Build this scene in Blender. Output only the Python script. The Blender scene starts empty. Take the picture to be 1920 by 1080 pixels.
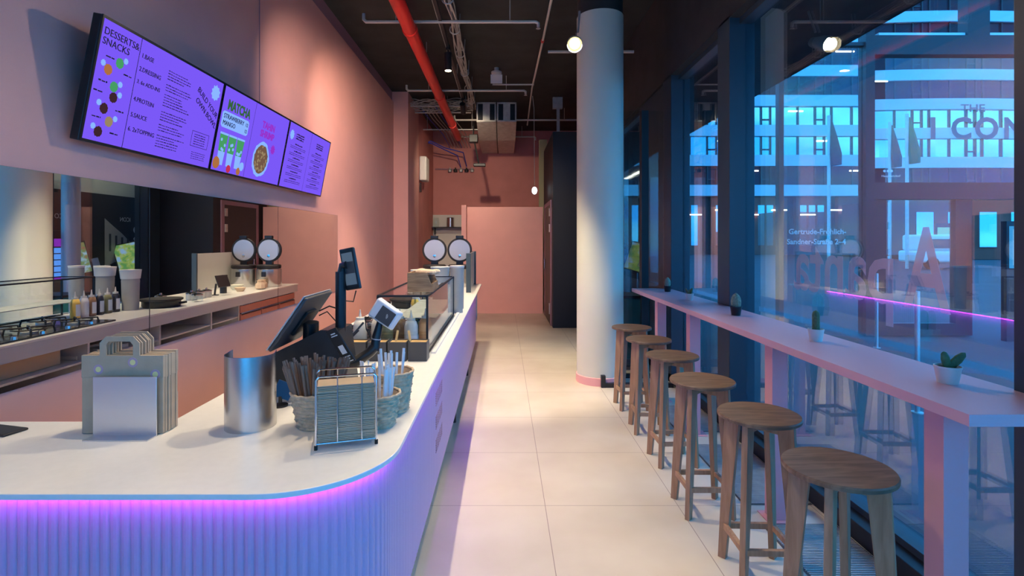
import bpy, math, random
from mathutils import Vector, Matrix, Euler
random.seed(7)
PI=math.pi
SC=bpy.context.scene
COL=SC.collection
# ------------------------------------------------------------------ materials
def newmat(name):
    m=bpy.data.materials.new(name); m.use_nodes=True
    return m,m.node_tree,m.node_tree.nodes['Principled BSDF']
def mat(name,c,rough=.5,metal=0,var=0.0,vscale=8,bump=0.0,bscale=60,emit=None,es=0,spec=.5,trans=0,coat=0,stretch=None,ior=1.45):
    m,nt,b=newmat(name)
    b.inputs['Base Color'].default_value=(*c,1)
    b.inputs['Roughness'].default_value=rough
    b.inputs['Metallic'].default_value=metal
    b.inputs['Specular IOR Level'].default_value=spec
    b.inputs['Transmission Weight'].default_value=trans
    b.inputs['Coat Weight'].default_value=coat
    b.inputs['IOR'].default_value=ior
    if emit:
        b.inputs['Emission Color'].default_value=(*emit,1); b.inputs['Emission Strength'].default_value=es
    if var or bump:
        tc=nt.nodes.new('ShaderNodeTexCoord'); mp=nt.nodes.new('ShaderNodeMapping')
        nt.links.new(tc.outputs['Object'],mp.inputs['Vector'])
        if stretch: mp.inputs['Scale'].default_value=stretch
    if var:
        n=nt.nodes.new('ShaderNodeTexNoise'); n.inputs['Scale'].default_value=vscale; n.inputs['Detail'].default_value=5
        r=nt.nodes.new('ShaderNodeMapRange'); r.inputs['From Min'].default_value=.3; r.inputs['From Max'].default_value=.7
        r.inputs['To Min'].default_value=1-var; r.inputs['To Max'].default_value=1+var
        mx=nt.nodes.new('ShaderNodeVectorMath'); mx.operation='SCALE'; mx.inputs[0].default_value=c
        nt.links.new(mp.outputs[0],n.inputs['Vector']); nt.links.new(n.outputs['Fac'],r.inputs['Value'])
        nt.links.new(r.outputs[0],mx.inputs['Scale']); nt.links.new(mx.outputs[0],b.inputs['Base Color'])
    if bump:
        n2=nt.nodes.new('ShaderNodeTexNoise'); n2.inputs['Scale'].default_value=bscale; n2.inputs['Detail'].default_value=4
        bp=nt.nodes.new('ShaderNodeBump'); bp.inputs['Strength'].default_value=bump; bp.inputs['Distance'].default_value=.002
        nt.links.new(mp.outputs[0],n2.inputs['Vector']); nt.links.new(n2.outputs['Fac'],bp.inputs['Height']); nt.links.new(bp.outputs[0],b.inputs['Normal'])
    return m
def wood(name,c1,c2,scale=(3,3,30),rough=.55,ws=3):
    m,nt,b=newmat(name)
    tc=nt.nodes.new('ShaderNodeTexCoord'); mp=nt.nodes.new('ShaderNodeMapping'); mp.inputs['Scale'].default_value=scale
    n=nt.nodes.new('ShaderNodeTexNoise'); n.inputs['Scale'].default_value=ws; n.inputs['Detail'].default_value=6; n.inputs['Distortion'].default_value=.6
    cr=nt.nodes.new('ShaderNodeValToRGB'); cr.color_ramp.elements[0].color=(*c1,1); cr.color_ramp.elements[1].color=(*c2,1)
    cr.color_ramp.elements[0].position=.35; cr.color_ramp.elements[1].position=.68
    bp=nt.nodes.new('ShaderNodeBump'); bp.inputs['Strength'].default_value=.15; bp.inputs['Distance'].default_value=.001
    L=nt.links.new
    L(tc.outputs['Object'],mp.inputs[0]); L(mp.outputs[0],n.inputs['Vector']); L(n.outputs['Fac'],cr.inputs[0]); L(cr.outputs[0],b.inputs['Base Color'])
    L(n.outputs['Fac'],bp.inputs['Height']); L(bp.outputs[0],b.inputs['Normal'])
    b.inputs['Roughness'].default_value=rough
    return m
def emis(name,c,s):
    m=bpy.data.materials.new(name); m.use_nodes=True; nt=m.node_tree; nt.nodes.clear()
    e=nt.nodes.new('ShaderNodeEmission'); e.inputs[0].default_value=(*c,1); e.inputs[1].default_value=s
    o=nt.nodes.new('ShaderNodeOutputMaterial'); nt.links.new(e.outputs[0],o.inputs[0]); return m
def glass(name,tint=(.93,.97,.98),ior=1.5,rough=0.0,boost=1.0):
    m=bpy.data.materials.new(name); m.use_nodes=True; nt=m.node_tree; nt.nodes.clear()
    t=nt.nodes.new('ShaderNodeBsdfTransparent'); t.inputs[0].default_value=(*tint,1)
    g=nt.nodes.new('ShaderNodeBsdfGlossy'); g.inputs['Roughness'].default_value=rough; g.inputs[0].default_value=(1,1,1,1)
    f=nt.nodes.new('ShaderNodeFresnel'); ge=nt.nodes.new('ShaderNodeNewGeometry'); mr=nt.nodes.new('ShaderNodeMapRange')
    mr.inputs['To Min'].default_value=ior; mr.inputs['To Max'].default_value=1/ior
    nt.links.new(ge.outputs['Backfacing'],mr.inputs['Value']); nt.links.new(mr.outputs[0],f.inputs[0])
    mu=nt.nodes.new('ShaderNodeMath'); mu.operation='MULTIPLY'; mu.inputs[1].default_value=boost; mu.use_clamp=True
    x=nt.nodes.new('ShaderNodeMixShader'); o=nt.nodes.new('ShaderNodeOutputMaterial'); L=nt.links.new
    L(f.outputs[0],mu.inputs[0]); L(mu.outputs[0],x.inputs[0]); L(t.outputs[0],x.inputs[1]); L(g.outputs[0],x.inputs[2]); L(x.outputs[0],o.inputs[0])
    return m
M={}
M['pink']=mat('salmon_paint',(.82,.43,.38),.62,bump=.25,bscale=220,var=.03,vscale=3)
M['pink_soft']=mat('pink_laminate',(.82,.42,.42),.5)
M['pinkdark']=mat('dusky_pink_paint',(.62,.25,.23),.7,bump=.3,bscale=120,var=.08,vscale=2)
M['mauve']=mat('mauve_reveal_paint',(.34,.20,.26),.6)
M['ceil']=mat('black_ceiling_paint',(.030,.032,.033),.85,bump=.5,bscale=40,var=.25,vscale=3)
M['black']=mat('black_satin_metal',(.012,.014,.02),.42,var=.1)
M['navy']=mat('dark_slate_frame_paint',(.035,.055,.075),.38,bump=.1,bscale=300)
M['blackm']=mat('matte_black_panel',(.016,.019,.026),.6)
M['white']=mat('white_enamel',(.75,.74,.71),.4)
M['solid']=mat('white_solid_surface',(.80,.79,.76),.28,var=.02,vscale=40,coat=.1)
M['panel']=mat('pale_pink_fluted_panel',(.50,.35,.53),.45)
M['carcass']=mat('pale_carcass_board',(.55,.56,.60),.5)
M['mint']=mat('pale_green_column_paint',(.68,.70,.58),.6,bump=.2,bscale=90,var=.03,vscale=2)
M['steel']=mat('brushed_steel',(.55,.55,.55),.24,1.0,bump=.12,bscale=30,stretch=(40,40,1))
M['steelflat']=mat('satin_steel_sheet',(.70,.72,.74),.38,1.0,bump=.05,bscale=20)
M['chrome']=mat('chrome_wire',(.75,.75,.76),.12,1.0)
M['galv']=mat('galvanised_steel',(.55,.55,.53),.5,.5,var=.15,vscale=10)
M['pipew']=mat('white_painted_pipe',(.62,.60,.55),.45)
M['red']=mat('red_pipe_paint',(.75,.03,.025),.35)
M['cable']=mat('grey_cable_sheath',(.48,.44,.40),.5)
M['cableb']=mat('blue_cable_sheath',(.03,.06,.5),.5)
M['kraft']=mat('kraft_paper',(.46,.35,.24),.85,bump=.3,bscale=80,var=.05,vscale=20)
M['kraftl']=mat('pale_kraft_paper',(.62,.48,.34),.85,bump=.6,bscale=30)
M['straw']=mat('brown_paper_straw',(.22,.14,.10),.6)
M['straww']=mat('white_paper_straw',(.82,.83,.85),.5)
M['basket']=mat('woven_grey_rush',(.56,.42,.28),.8,var=.2,vscale=60)
M['plastic']=mat('black_plastic',(.012,.013,.016),.32)
M['plasticg']=mat('dark_grey_plastic',(.06,.06,.065),.4)
M['silver']=mat('silver_plastic',(.48,.52,.58),.3,.6)
M['cardw']=mat('light_grey_plastic',(.62,.66,.72),.35)
M['rubber']=mat('black_rubber',(.01,.01,.01),.7)
M['seat']=wood('dark_oak_seat',(.12,.075,.045),(.22,.145,.09),(2,14,2),.5)
M['leg']=wood('oak_leg',(.28,.165,.09),(.40,.25,.15),(14,14,1.5),.55)
M['board']=wood('walnut_crate_wood',(.22,.12,.06),(.42,.26,.14),(2,2,14),.6)
M['pine']=mat('light_pine_fork',(.75,.50,.20),.6)
M['bar']=mat('pale_pink_bar_laminate',(.74,.44,.50),.36)
M['barleg']=mat('pale_pink_leg_laminate',(.74,.37,.42),.42)
M['cup']=mat('grey_paper_cup',(.38,.37,.35),.7,var=.06)
M['cuprim']=mat('white_paper_bowl',(.72,.70,.66),.6)
M['cactus']=mat('cactus_green',(.10,.17,.08),.6,bump=1,bscale=120,var=.3,vscale=60)
M['cactusw']=mat('white_spined_cactus',(.22,.28,.20),.8,bump=1,bscale=150,var=.3,vscale=80)
M['soil']=mat('dark_soil',(.03,.02,.015),.9,bump=1,bscale=200)
M['disc']=mat('brushed_aluminium_disc',(.58,.60,.63),.42,.55,bump=.1,bscale=120)
M['iron']=mat('cast_iron',(.02,.02,.022),.5)
M['drawer']=mat('terracotta_pink_front',(.50,.20,.16),.5)
M['tile']=mat('pale_grey_tile',(.62,.60,.54),.3)
M['teal']=mat('dark_teal_panel',(.01,.12,.14),.4)
M['green']=mat('fabric_olive_column',(.40,.38,.22),.7)
M['road']=mat('street_asphalt',(.055,.055,.07),.75,var=.2,vscale=.6)
M['spandrel']=mat('pale_spandrel_panel',(.58,.64,.70),.4)
M['facglass']=mat('office_window_glass',(.55,.75,.80),.03,.85)
M['facdim']=mat('dim_office_window_glass',(.06,.03,.045),.12,0,spec=.3,ior=1.3)
M['facdark']=mat('dark_window_interior',(.03,.025,.03),.5)
M['facred']=mat('brick_red_shopfront',(.25,.07,.05),.7,var=.2,vscale=.5)
M['portal']=mat('dark_bronze_frame',(.05,.035,.045),.4)
M['decal']=mat('grey_vinyl_lettering',(.22,.22,.26),.5)
M['decalw']=mat('white_vinyl_lettering',(.75,.75,.78),.5,emit=(.8,.8,.9),es=0)
M['sign']=mat('white_sign_paint',(.85,.85,.85),.5)
M['facade']=glass('facade_window_glass',(.93,.97,1.0),1.5,0,2.0)
M['glass']=glass('clear_counter_glass',(.93,.97,.96),1.5,0,1.0)
M['frost']=mat('pale_grey_screen_panel',(.55,.57,.52),.35)
M['mirror']=mat('mirror_silvering',(.78,.82,.80),.005,1.0)
M['led']=emis('magenta_led_strip',(.55,.05,1.0),30)
M['lamp']=emis('warm_lamp_glow',(1,.80,.5),9)
M['flood']=emis('yellow_flood_glow',(1,.74,.25),5)
M['lampsoft']=emis('white_ceiling_tube',(1,.95,.8),6)
M['scr']=emis('violet_menu_screen_light',(.17,.085,.80),1.0)
M['scr2']=emis('blue_menu_tile_light',(.10,.32,.90),1.2)
M['scrink']=mat('dark_menu_ink',(.01,.005,.03),.6)
M['scrpale']=emis('pale_blue_badge_light',(.22,.40,.90),1.0)
M['scrgreen']=emis('matcha_green_light',(.06,.32,.12),.9)
M['scrdkgreen']=emis('dark_green_letter_light',(.04,.13,.05),.8)
M['scrbrown']=emis('brown_food_light',(.16,.09,.06),.9)
M['scrdbrown']=emis('dark_chocolate_light',(.05,.02,.03),.8)
M['scrorange']=emis('orange_food_light',(.40,.15,.05),.9)
M['scrred']=emis('red_fruit_light',(.5,.03,.08),.9)
M['scrmag']=emis('magenta_letter_light',(.30,.03,.55),.9)
M['scryel']=emis('yellow_food_light',(.30,.22,.12),.9)
M['kiosk']=emis('kiosk_picture_light',(.25,.55,.35),1.0)
M['kiosk2']=emis('kiosk_yellow_picture_light',(.28,.45,.20),.8)
M['tabscr']=mat('grey_idle_screen',(.10,.13,.15),.1,emit=(.12,.16,.19),es=.35)
def picture(name,c1,c2,c3,s_,sc=9):
    m=emis(name,c1,s_); nt=m.node_tree; e_=[n for n in nt.nodes if n.type=='EMISSION'][0]
    tc=nt.nodes.new('ShaderNodeTexCoord'); n=nt.nodes.new('ShaderNodeTexNoise'); n.inputs['Scale'].default_value=sc; n.inputs['Detail'].default_value=3
    cr=nt.nodes.new('ShaderNodeValToRGB'); cr.color_ramp.elements[0].color=(*c1,1); cr.color_ramp.elements[1].color=(*c3,1); cr.color_ramp.elements[0].position=.38; cr.color_ramp.elements[1].position=.64
    q=cr.color_ramp.elements.new(.5); q.color=(*c2,1)
    nt.links.new(tc.outputs['Object'],n.inputs['Vector']); nt.links.new(n.outputs['Fac'],cr.inputs[0]); nt.links.new(cr.outputs[0],e_.inputs[0]); return m
M['kiosk']=picture('salad_picture_light',(.35,.55,.75),(.10,.28,.08),(.35,.12,.08),.8,14)
M['kiosk2']=picture('yellow_map_picture_light',(.15,.38,.12),(.45,.55,.12),(.35,.55,.85),.8,9)
def bottle_mat(n,c): return mat(n,c,.35,spec=.4)
# floor material with tile joints
def floor_mat():
    m,nt,b=newmat('cream_floor_tiles'); L=nt.links.new; N=nt.nodes.new
    tc=N('ShaderNodeTexCoord'); sx=N('ShaderNodeSeparateXYZ'); L(tc.outputs['Object'],sx.inputs[0])
    masks=[]
    for ax,off in ((0,.251),(1,3.213)):
        a=N('ShaderNodeMath'); a.operation='SUBTRACT'; a.inputs[1].default_value=off; L(sx.outputs[ax],a.inputs[0])
        d=N('ShaderNodeMath'); d.operation='DIVIDE'; d.inputs[1].default_value=.8; L(a.outputs[0],d.inputs[0])
        p=N('ShaderNodeMath'); p.operation='PINGPONG'; p.inputs[1].default_value=.5; L(d.outputs[0],p.inputs[0])
        g=N('ShaderNodeMath'); g.operation='LESS_THAN'; g.inputs[1].default_value=.0024; L(p.outputs[0],g.inputs[0]); masks.append(g)
    mx=N('ShaderNodeMath'); mx.operation='MAXIMUM'; L(masks[0].outputs[0],mx.inputs[0]); L(masks[1].outputs[0],mx.inputs[1])
    n=N('ShaderNodeTexNoise'); n.inputs['Scale'].default_value=1.6; n.inputs['Detail'].default_value=8; L(tc.outputs['Object'],n.inputs['Vector'])
    cr=N('ShaderNodeValToRGB'); cr.color_ramp.elements[0].color=(.55,.50,.40,1); cr.color_ramp.elements[1].color=(.67,.63,.52,1); cr.color_ramp.elements[0].position=.3; cr.color_ramp.elements[1].position=.7
    L(n.outputs['Fac'],cr.inputs[0])
    mc=N('ShaderNodeMixRGB'); L(mx.outputs[0],mc.inputs[0]); L(cr.outputs[0],mc.inputs[1]); mc.inputs[2].default_value=(.26,.21,.18,1)
    L(mc.outputs[0],b.inputs['Base Color'])
    n2=N('ShaderNodeTexNoise'); n2.inputs['Scale'].default_value=5; n2.inputs['Detail'].default_value=6; L(tc.outputs['Object'],n2.inputs['Vector'])
    r=N('ShaderNodeMapRange'); r.inputs['To Min'].default_value=.28; r.inputs['To Max'].default_value=.46; L(n2.outputs['Fac'],r.inputs['Value']); L(r.outputs[0],b.inputs['Roughness'])
    return m
M['floor']=floor_mat()
# ------------------------------------------------------------------ geometry
def WM(o):
    m=o.matrix_basis.copy()
    return WM(o.parent)@m if o.parent else m
class G:
    def __init__(s): s.v=[]; s.f=[]
    def add(s,vs,fs,T=None):
        b=len(s.v)
        for v in vs:
            v=Vector(v); s.v.append(T@v if T is not None else v)
        for f in fs: s.f.append(tuple(i+b for i in f))
        return s
    def box(s,x0,x1,y0,y1,z0,z1,T=None):
        return s.add([(x0,y0,z0),(x1,y0,z0),(x1,y1,z0),(x0,y1,z0),(x0,y0,z1),(x1,y0,z1),(x1,y1,z1),(x0,y1,z1)],
            [(3,2,1,0),(4,5,6,7),(0,1,5,4),(1,2,6,5),(2,3,7,6),(3,0,4,7)],T)
    def hexa(s,b4,t4,T=None):
        return s.add(list(b4)+list(t4),[(3,2,1,0),(4,5,6,7),(0,1,5,4),(1,2,6,5),(2,3,7,6),(3,0,4,7)],T)
    def tube(s,pts,r,n=10,caps=True,T=None):
        pts=[Vector(p) for p in pts]; vs=[]; up=None
        rs=r if isinstance(r,(list,tuple)) else [r]*len(pts)
        for i,p in enumerate(pts):
            if i==0: d=pts[1]-p
            elif i==len(pts)-1: d=p-pts[i-1]
            else: d=(pts[i+1]-p).normalized()+(p-pts[i-1]).normalized()
            if d.length<1e-9: d=Vector((0,0,1))
            d.normalize()
            if up is None: up=Vector((0,0,1)) if abs(d.z)<.9 else Vector((1,0,0))
            a=d.cross(up)
            if a.length<1e-6: a=d.orthogonal()
            a.normalize(); c=a.cross(d).normalized(); up=c
            for k in range(n):
                t=2*PI*k/n; vs.append(p+(a*math.cos(t)+c*math.sin(t))*rs[i])
        fs=[]
        for i in range(len(pts)-1):
            for k in range(n):
                k2=(k+1)%n; fs.append((i*n+k,i*n+k2,(i+1)*n+k2,(i+1)*n+k))
        if caps:
            fs.append(tuple(range(n))[::-1]); m=(len(pts)-1)*n; fs.append(tuple(range(m,m+n)))
        return s.add(vs,fs,T)
    def lathe(s,prof,c=(0,0,0),n=32,T=None,a0=0,a1=2*PI,capb=True,capt=True):
        full=abs(a1-a0-2*PI)<1e-6; vs=[]; m=n if full else n+1
        for r,z in prof:
            for k in range(m):
                t=a0+(a1-a0)*k/n; vs.append((c[0]+r*math.cos(t),c[1]+r*math.sin(t),c[2]+z))
        fs=[]
        for i in range(len(prof)-1):
            for k in range(n):
                k2=(k+1)%m; fs.append((i*m+k,i*m+k2,(i+1)*m+k2,(i+1)*m+k))
        if full:
            if capb and prof[0][0]>1e-5: fs.append(tuple(range(m))[::-1])
            if capt and prof[-1][0]>1e-5: q=(len(prof)-1)*m; fs.append(tuple(range(q,q+m)))
        return s.add(vs,fs,T)
    def prism(s,poly,z0,z1,T=None):
        n=len(poly); vs=[(x,y,z0) for x,y in poly]+[(x,y,z1) for x,y in poly]
        fs=[tuple(range(n))[::-1],tuple(range(n,2*n))]+[(i,(i+1)%n,n+(i+1)%n,n+i) for i in range(n)]
        return s.add(vs,fs,T)
    def ball(s,c,r,n=14,T=None,sz=1):
        prof=[(max(1e-6,r*math.sin(PI*i/n)),-r*sz*math.cos(PI*i/n)) for i in range(n+1)]
        return s.lathe(prof,c,n+4,T,capb=False,capt=False)
    def text(s,txt,size,T,align='LEFT',ext=.0008,sx=1,bold=0):
        cu=bpy.data.curves.new('t','FONT'); cu.body=txt; cu.size=size; cu.align_x=align; cu.extrude=ext; cu.resolution_u=3; cu.offset=bold
        o=bpy.data.objects.new('t',cu); COL.objects.link(o)
        bpy.context.view_layer.update()
        me=bpy.data.meshes.new_from_object(o.evaluated_get(bpy.context.evaluated_depsgraph_get()))
        s.add([(v.co.x*sx,v.co.y,v.co.z) for v in me.vertices],[tuple(p.vertices) for p in me.polygons],T)
        bpy.data.objects.remove(o); bpy.data.curves.remove(cu); bpy.data.meshes.remove(me); return s
    def build(s,name,m,parent=None,bevel=0,smooth=True,local=False,seg=2,kind=None,label=None,cat=None,group=None,origin=None,merge=False):
        vs=s.v
        loc=Vector((0,0,0))
        if parent is not None:
            if not local:
                inv=WM(parent).inverted(); vs=[inv@v for v in vs]
        else:
            if origin is not None: loc=Vector(origin)
            else:
                xs=[v.x for v in vs]; ys=[v.y for v in vs]; zs=[v.z for v in vs]
                loc=Vector(((min(xs)+max(xs))/2,(min(ys)+max(ys))/2,min(zs)))
            vs=[v-loc for v in vs]
        me=bpy.data.meshes.new(name); me.from_pydata([tuple(v) for v in vs],[],s.f); me.update()
        o=bpy.data.objects.new(name,me); COL.objects.link(o); o.location=loc
        me.materials.append(M[m] if isinstance(m,str) else m)
        if parent is not None: o.parent=parent
        if smooth:
            for p in me.polygons: p.use_smooth=True
            try: me.set_sharp_from_angle(angle=math.radians(38))
            except Exception: pass
        if bevel:
            b=o.modifiers.new('bevel','BEVEL'); b.width=bevel; b.segments=seg; b.limit_method='ANGLE'; b.angle_limit=math.radians(40); b.harden_normals=False
        tag(o,label,cat,group,kind); return o
def tag(o,label=None,cat=None,group=None,kind=None):
    if label: o['label']=label
    if cat: o['category']=cat
    if group: o['group']=group
    if kind: o['kind']=kind
    return o
def thing(name,label,cat,loc=(0,0,0),rz=0,group=None):
    o=bpy.data.objects.new(name,None); COL.objects.link(o); o.empty_display_size=.05
    o.location=loc; o.rotation_euler=(0,0,rz); return tag(o,label,cat,group)
KIDS={}
def kids(o): return [c for c in bpy.data.objects if c.parent==o]
def copy_tree(o,parent=None):
    c=o.copy(); COL.objects.link(c)
    if parent is not None: c.parent=parent
    for ch in kids(o):
        if ch is not c: copy_tree(ch,c)
    return c
def dup(o,loc,rz=None,label=None,group=None):
    c=copy_tree(o); c.location=loc
    if rz is not None: c.rotation_euler=(0,0,rz)
    if label: c['label']=label
    if group: c['group']=group
    return c
def struct(g,name,m,**k): return g.build(name,m,kind='structure',origin=(0,0,0),**k)
def frame(o,x,y):   # matrix from origin and two axes
    x=Vector(x).normalized(); y=Vector(y).normalized(); z=x.cross(y)
    m=Matrix((x,y,z)).transposed().to_4x4(); m.translation=Vector(o); return m
# ------------------------------------------------------------------ key dimensions (metres, camera stands at x=0,y=0)
EYE=1.6; H=4.57; WL=-2.2; XG=2.0; CT=.93
Y0=-3.2
# ------------------------------------------------------------------ room shell
struct(G().box(WL-.2,2.12,Y0,14.8,-.12,0),'floor','floor',smooth=False)
struct(G().box(WL-.2,2.3,Y0,14.8,H,H+.15),'ceiling','ceil',smooth=False)
struct(G().box(WL-.2,WL,Y0,10.68,0,4.36),'wall_left','pink',smooth=False)
struct(G().box(WL-.2,WL-.03,Y0,10.68,4.36,H),'trim_1','mauve',smooth=False)
struct(G().box(WL-.2,-1.91,10.68,12.0,0,H),'wall_pier','pink',smooth=False)
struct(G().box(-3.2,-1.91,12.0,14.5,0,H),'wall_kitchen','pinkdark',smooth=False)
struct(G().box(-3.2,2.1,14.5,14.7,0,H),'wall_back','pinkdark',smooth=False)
struct(G().box(-1.91,-.70,14.44,14.5,0,2.28),'trim_2','tile',smooth=False)
g=G().box(-.80,.86,11.62,11.72,0,2.32); struct(g,'wall_partition','pink',smooth=False)
struct(G().box(-.89,-.79,11.3,11.74,0,2.34),'trim_3','pink',smooth=False)
# wall joint seen above the menu screens
struct(G().box(WL,WL+.004,4.80,4.812,2.6,4.36),'trim_4','mauve',smooth=False)
# black service core on the right and its door side
struct(G().box(.90,1.87,9.7,11.9,0,3.57),'wall_core','blackm',smooth=False)
d=thing('door_1',None,None,(.89,10.6,0)); tag(d,kind='structure')
G().box(.875,.90,9.95,10.05,0,2.35).box(.875,.90,11.35,11.45,0,2.35).box(.875,.90,10.05,11.35,2.27,2.35).build('door_frame','mauve',d,smooth=False)
G().box(.882,.899,10.05,11.35,0,2.27).build('door_leaf','black',d,smooth=False)
G().box(.86,.884,10.06,10.14,2.05,2.2).box(.86,.884,10.06,10.14,1.75,1.9).box(.86,.884,10.06,10.14,.2,.4).build('hinge','galv',d)
G().tube([(.86,11.2,1.0),(.86,11.2,1.2)],.012).build('door_handle','chrome',d)
# side room columns behind
struct(G().box(.82,1.0,12.2,12.4,0,3.9),'trim_5','green',smooth=False)
struct(G().box(2.0,2.1,11.0,14.6,0,H),'wall_right_back','pinkdark',smooth=False)
# facade: curb, header, frames
struct(G().box(1.87,2.12,Y0,11,0,.10),'baseboard_right','black',bevel=.004,smooth=False)
struct(G().box(1.87,2.14,Y0,11,3.44,H),'wall_right','ceil',smooth=False)
def pane(n,y0,y1,z0=.10,z1=3.44,posts=()):
    w=thing('window_%d'%n,None,None,(2.0,(y0+y1)/2,z0)); tag(w,kind='structure')
    G().box(2.0,2.02,y0,y1,z0,z1).build('glass_pane','facade',w,smooth=False)
    g=G().box(1.955,2.06,y0,y1,z0,z0+.035).box(1.955,2.06,y0,y1,z1-.05,z1)
    g.build('frame','navy',w,smooth=False)
    return w
pane(1,1.95,4.415); pane(2,4.66,5.95); pane(3,7.45,9.37); pane(4,-2.9,1.7)
def mullion(n,y0,y1):
    struct(G().box(1.87,2.08,y0,y1,.0,3.46),'trim_%d'%n,'navy',bevel=.004,smooth=False)
mullion(6,1.70,1.956); mullion(7,4.415,4.66); mullion(8,5.95,6.26); mullion(10,-3.15,-2.9)
struct(G().box(1.90,2.1,6.26,7.45,0,3.5),'trim_9','navy',smooth=False)
struct(G().box(1.87,2.1,9.37,11,0,3.5),'trim_11','navy',smooth=False)
# glazed rear wall of the room (behind the viewer)
w=thing('window_5',None,None,(0,Y0,0)); tag(w,kind='structure')
G().box(WL,2.0,Y0-.02,Y0,.1,3.44).build('glass_pane','facade',w,smooth=False)
g=G()
for x in (-2.2,-.85,.55,1.92): g.box(x,x+.09,Y0-.06,Y0+.06,0,3.44)
g.box(WL,2.0,Y0-.06,Y0+.06,0,.1).build('frame','navy',w,smooth=False)
struct(G().box(WL-.2,2.12,Y0-.1,Y0+.06,3.44,H+.1),'wall_rear','ceil',smooth=False)
# low glazed screen at the end of the bar
s=thing('floor_rail','black floor rail beside the foot of the round column','rail',(1.4,5.80,0))
G().box(1.06,1.84,5.77,5.83,0,.045).build('rail','black',s,smooth=False); G().box(1.06,1.105,5.765,5.835,.0,.13).build('end_bracket','black',s,smooth=False)
s=thing('glass_screen','clear glass screen in black frame between round column and window frame','screen',(1.5,6.2,0))
G().box(1.40,1.86,6.17,6.23,0,.045).box(1.60,1.68,6.17,6.23,.0,3.1).build('frame','black',s,smooth=False)
G().box(1.40,1.60,6.195,6.203,.045,3.1).box(1.68,1.86,6.195,6.203,.045,3.1).build('glass_pane','glass',s,smooth=False)
s2=thing('cabinet','low dark teal cabinet behind the far end of the pink bar','cabinet',(1.6,6.85,0))
G().box(1.18,1.84,6.7,7.15,.1,.87).build('body','teal',s2,bevel=.01)
G().box(1.16,1.86,6.68,7.17,.87,.90).build('top','black',s2)
G().box(1.2,1.82,6.73,7.12,0,.1).build('plinth','black',s2)
# round column
c=thing('column','round pale green concrete column between counter aisle and bar','column',(1.10,6.08,0))
G().lathe([(.262,0),(.262,4.13)],(0,0,0),64).build('shaft','mint',c,local=True)
G().lathe([(.255,4.13),(.255,H)],(0,0,0),48).build('head','ceil',c,local=True)
G().lathe([(.272,.0),(.272,.085),(.262,.09)],(0,0,0),64,capt=False).build('skirting_ring','pink_soft',c,local=True)
# floor grilles by the window
for i,(y0,y1,lb) in enumerate(((2.0,3.0,'nearest recessed metal floor grille under the pink bar'),(3.22,4.17,'recessed metal floor grille between the middle bar legs'),(4.45,5.15,'farthest recessed metal floor grille under the bar'))):
    r=thing('floor_grille',lb,'floor grille',(1.65,(y0+y1)/2,0),group='floor grilles along the window')
    G().box(1.45,1.865,y0,y1,.0005,.003).build('frame','plasticg',r,smooth=False)
    g=G(); y=y0+.012
    while y<y1-.012:
        g.box(1.46,1.855,y,y+.006,.003,.008); y+=.014
    g.build('slats','galv',r,smooth=False)
# ------------------------------------------------------------------ mirrors on the left wall
for i,(a,b,lb) in enumerate(((1.66-.05,3.297,'nearest wall mirror panel above the counter, reflecting the pale column'),(3.303,5.177,'middle wall mirror panel reflecting hob and dark shopfront'),(5.183,7.05,'farthest wall mirror panel reflecting the two round waffle makers'))):
    t=thing('wall_mirror',lb,'mirror',(WL+.005,(a+b)/2,.929),group='mirror panels behind the counter')
    G().box(WL,WL+.008,a,b,.929,1.926).build('backing','plasticg',t,smooth=False)
    G().box(WL+.008,WL+.010,a+.001,b-.001,.930,1.925).build('mirror_glass','mirror',t,smooth=False)
# ------------------------------------------------------------------ counter
def arc(cx,cy,r,a0,a1,n): return [(cx+r*math.cos(a0+(a1-a0)*i/n),cy+r*math.sin(a0+(a1-a0)*i/n)) for i in range(n+1)]
TX=-.335; FY=1.405; R=.335
outer=[(WL+.004,FY)]+arc(TX-R,FY+R,R,-PI/2,0,24)+arc(TX-.10,8.10,.10,0,PI/2,6)
poly=outer+[(-1.225,8.20),(-1.225,1.97),(WL+.004,1.97)]
G().prism(poly,CT-.016,CT).build('countertop','solid',bevel=.002,label='long white L-shaped countertop with rounded corner over the fluted purple-lit panel',cat='countertop',smooth=False)
cn=thing('service_counter','long white service counter with fluted front panel hovering above the floor','counter',(-.9,4,0))
# fluted panel
def offset_path(off):
    p=[(WL+.01,FY+off)]+arc(TX-R,FY+R,R-off,-PI/2,0,40)
    p+=[(TX-off,7.2)]+arc(TX-.14,7.25,.14-off,0,PI/2,10)+[(-.75,7.39-off)]
    return p
def resample(p,step):
    out=[];acc=0;res=[Vector((p[0][0],p[0][1]))]
    P=[Vector(q) for q in p]; d=0; tgt=step
    for i in range(len(P)-1):
        seg=(P[i+1]-P[i]).length
        while d+seg>=tgt:
            res.append(P[i].lerp(P[i+1],(tgt-d)/seg)); tgt+=step
        d+=seg
    return res
pp=resample(offset_path(.044),.007)
vs=[];fs=[]
ZP0,ZP1=.24,CT-.016
for i,p in enumerate(pp):
    a=pp[max(0,i-1)]; b=pp[min(len(pp)-1,i+1)]; t=(b-a).normalized(); nrm=Vector((t.y,-t.x))
    h=(0,.0042,.0055,.0042)[i%4]
    q=p+nrm*h
    vs+= [(q.x,q.y,ZP0),(q.x,q.y,ZP1)]
n=len(pp)
for i in range(n-1): fs.append((2*i,2*i+2,2*i+3,2*i+1))
inner=[p-Vector(((pp[min(n-1,i+1)]-pp[max(0,i-1)]).normalized().y,-(pp[min(n-1,i+1)]-pp[max(0,i-1)]).normalized().x))*.018 for i,p in enumerate(pp)]
b0=len(vs)
for q in inner: vs+=[(q.x,q.y,ZP0),(q.x,q.y,ZP1)]
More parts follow.
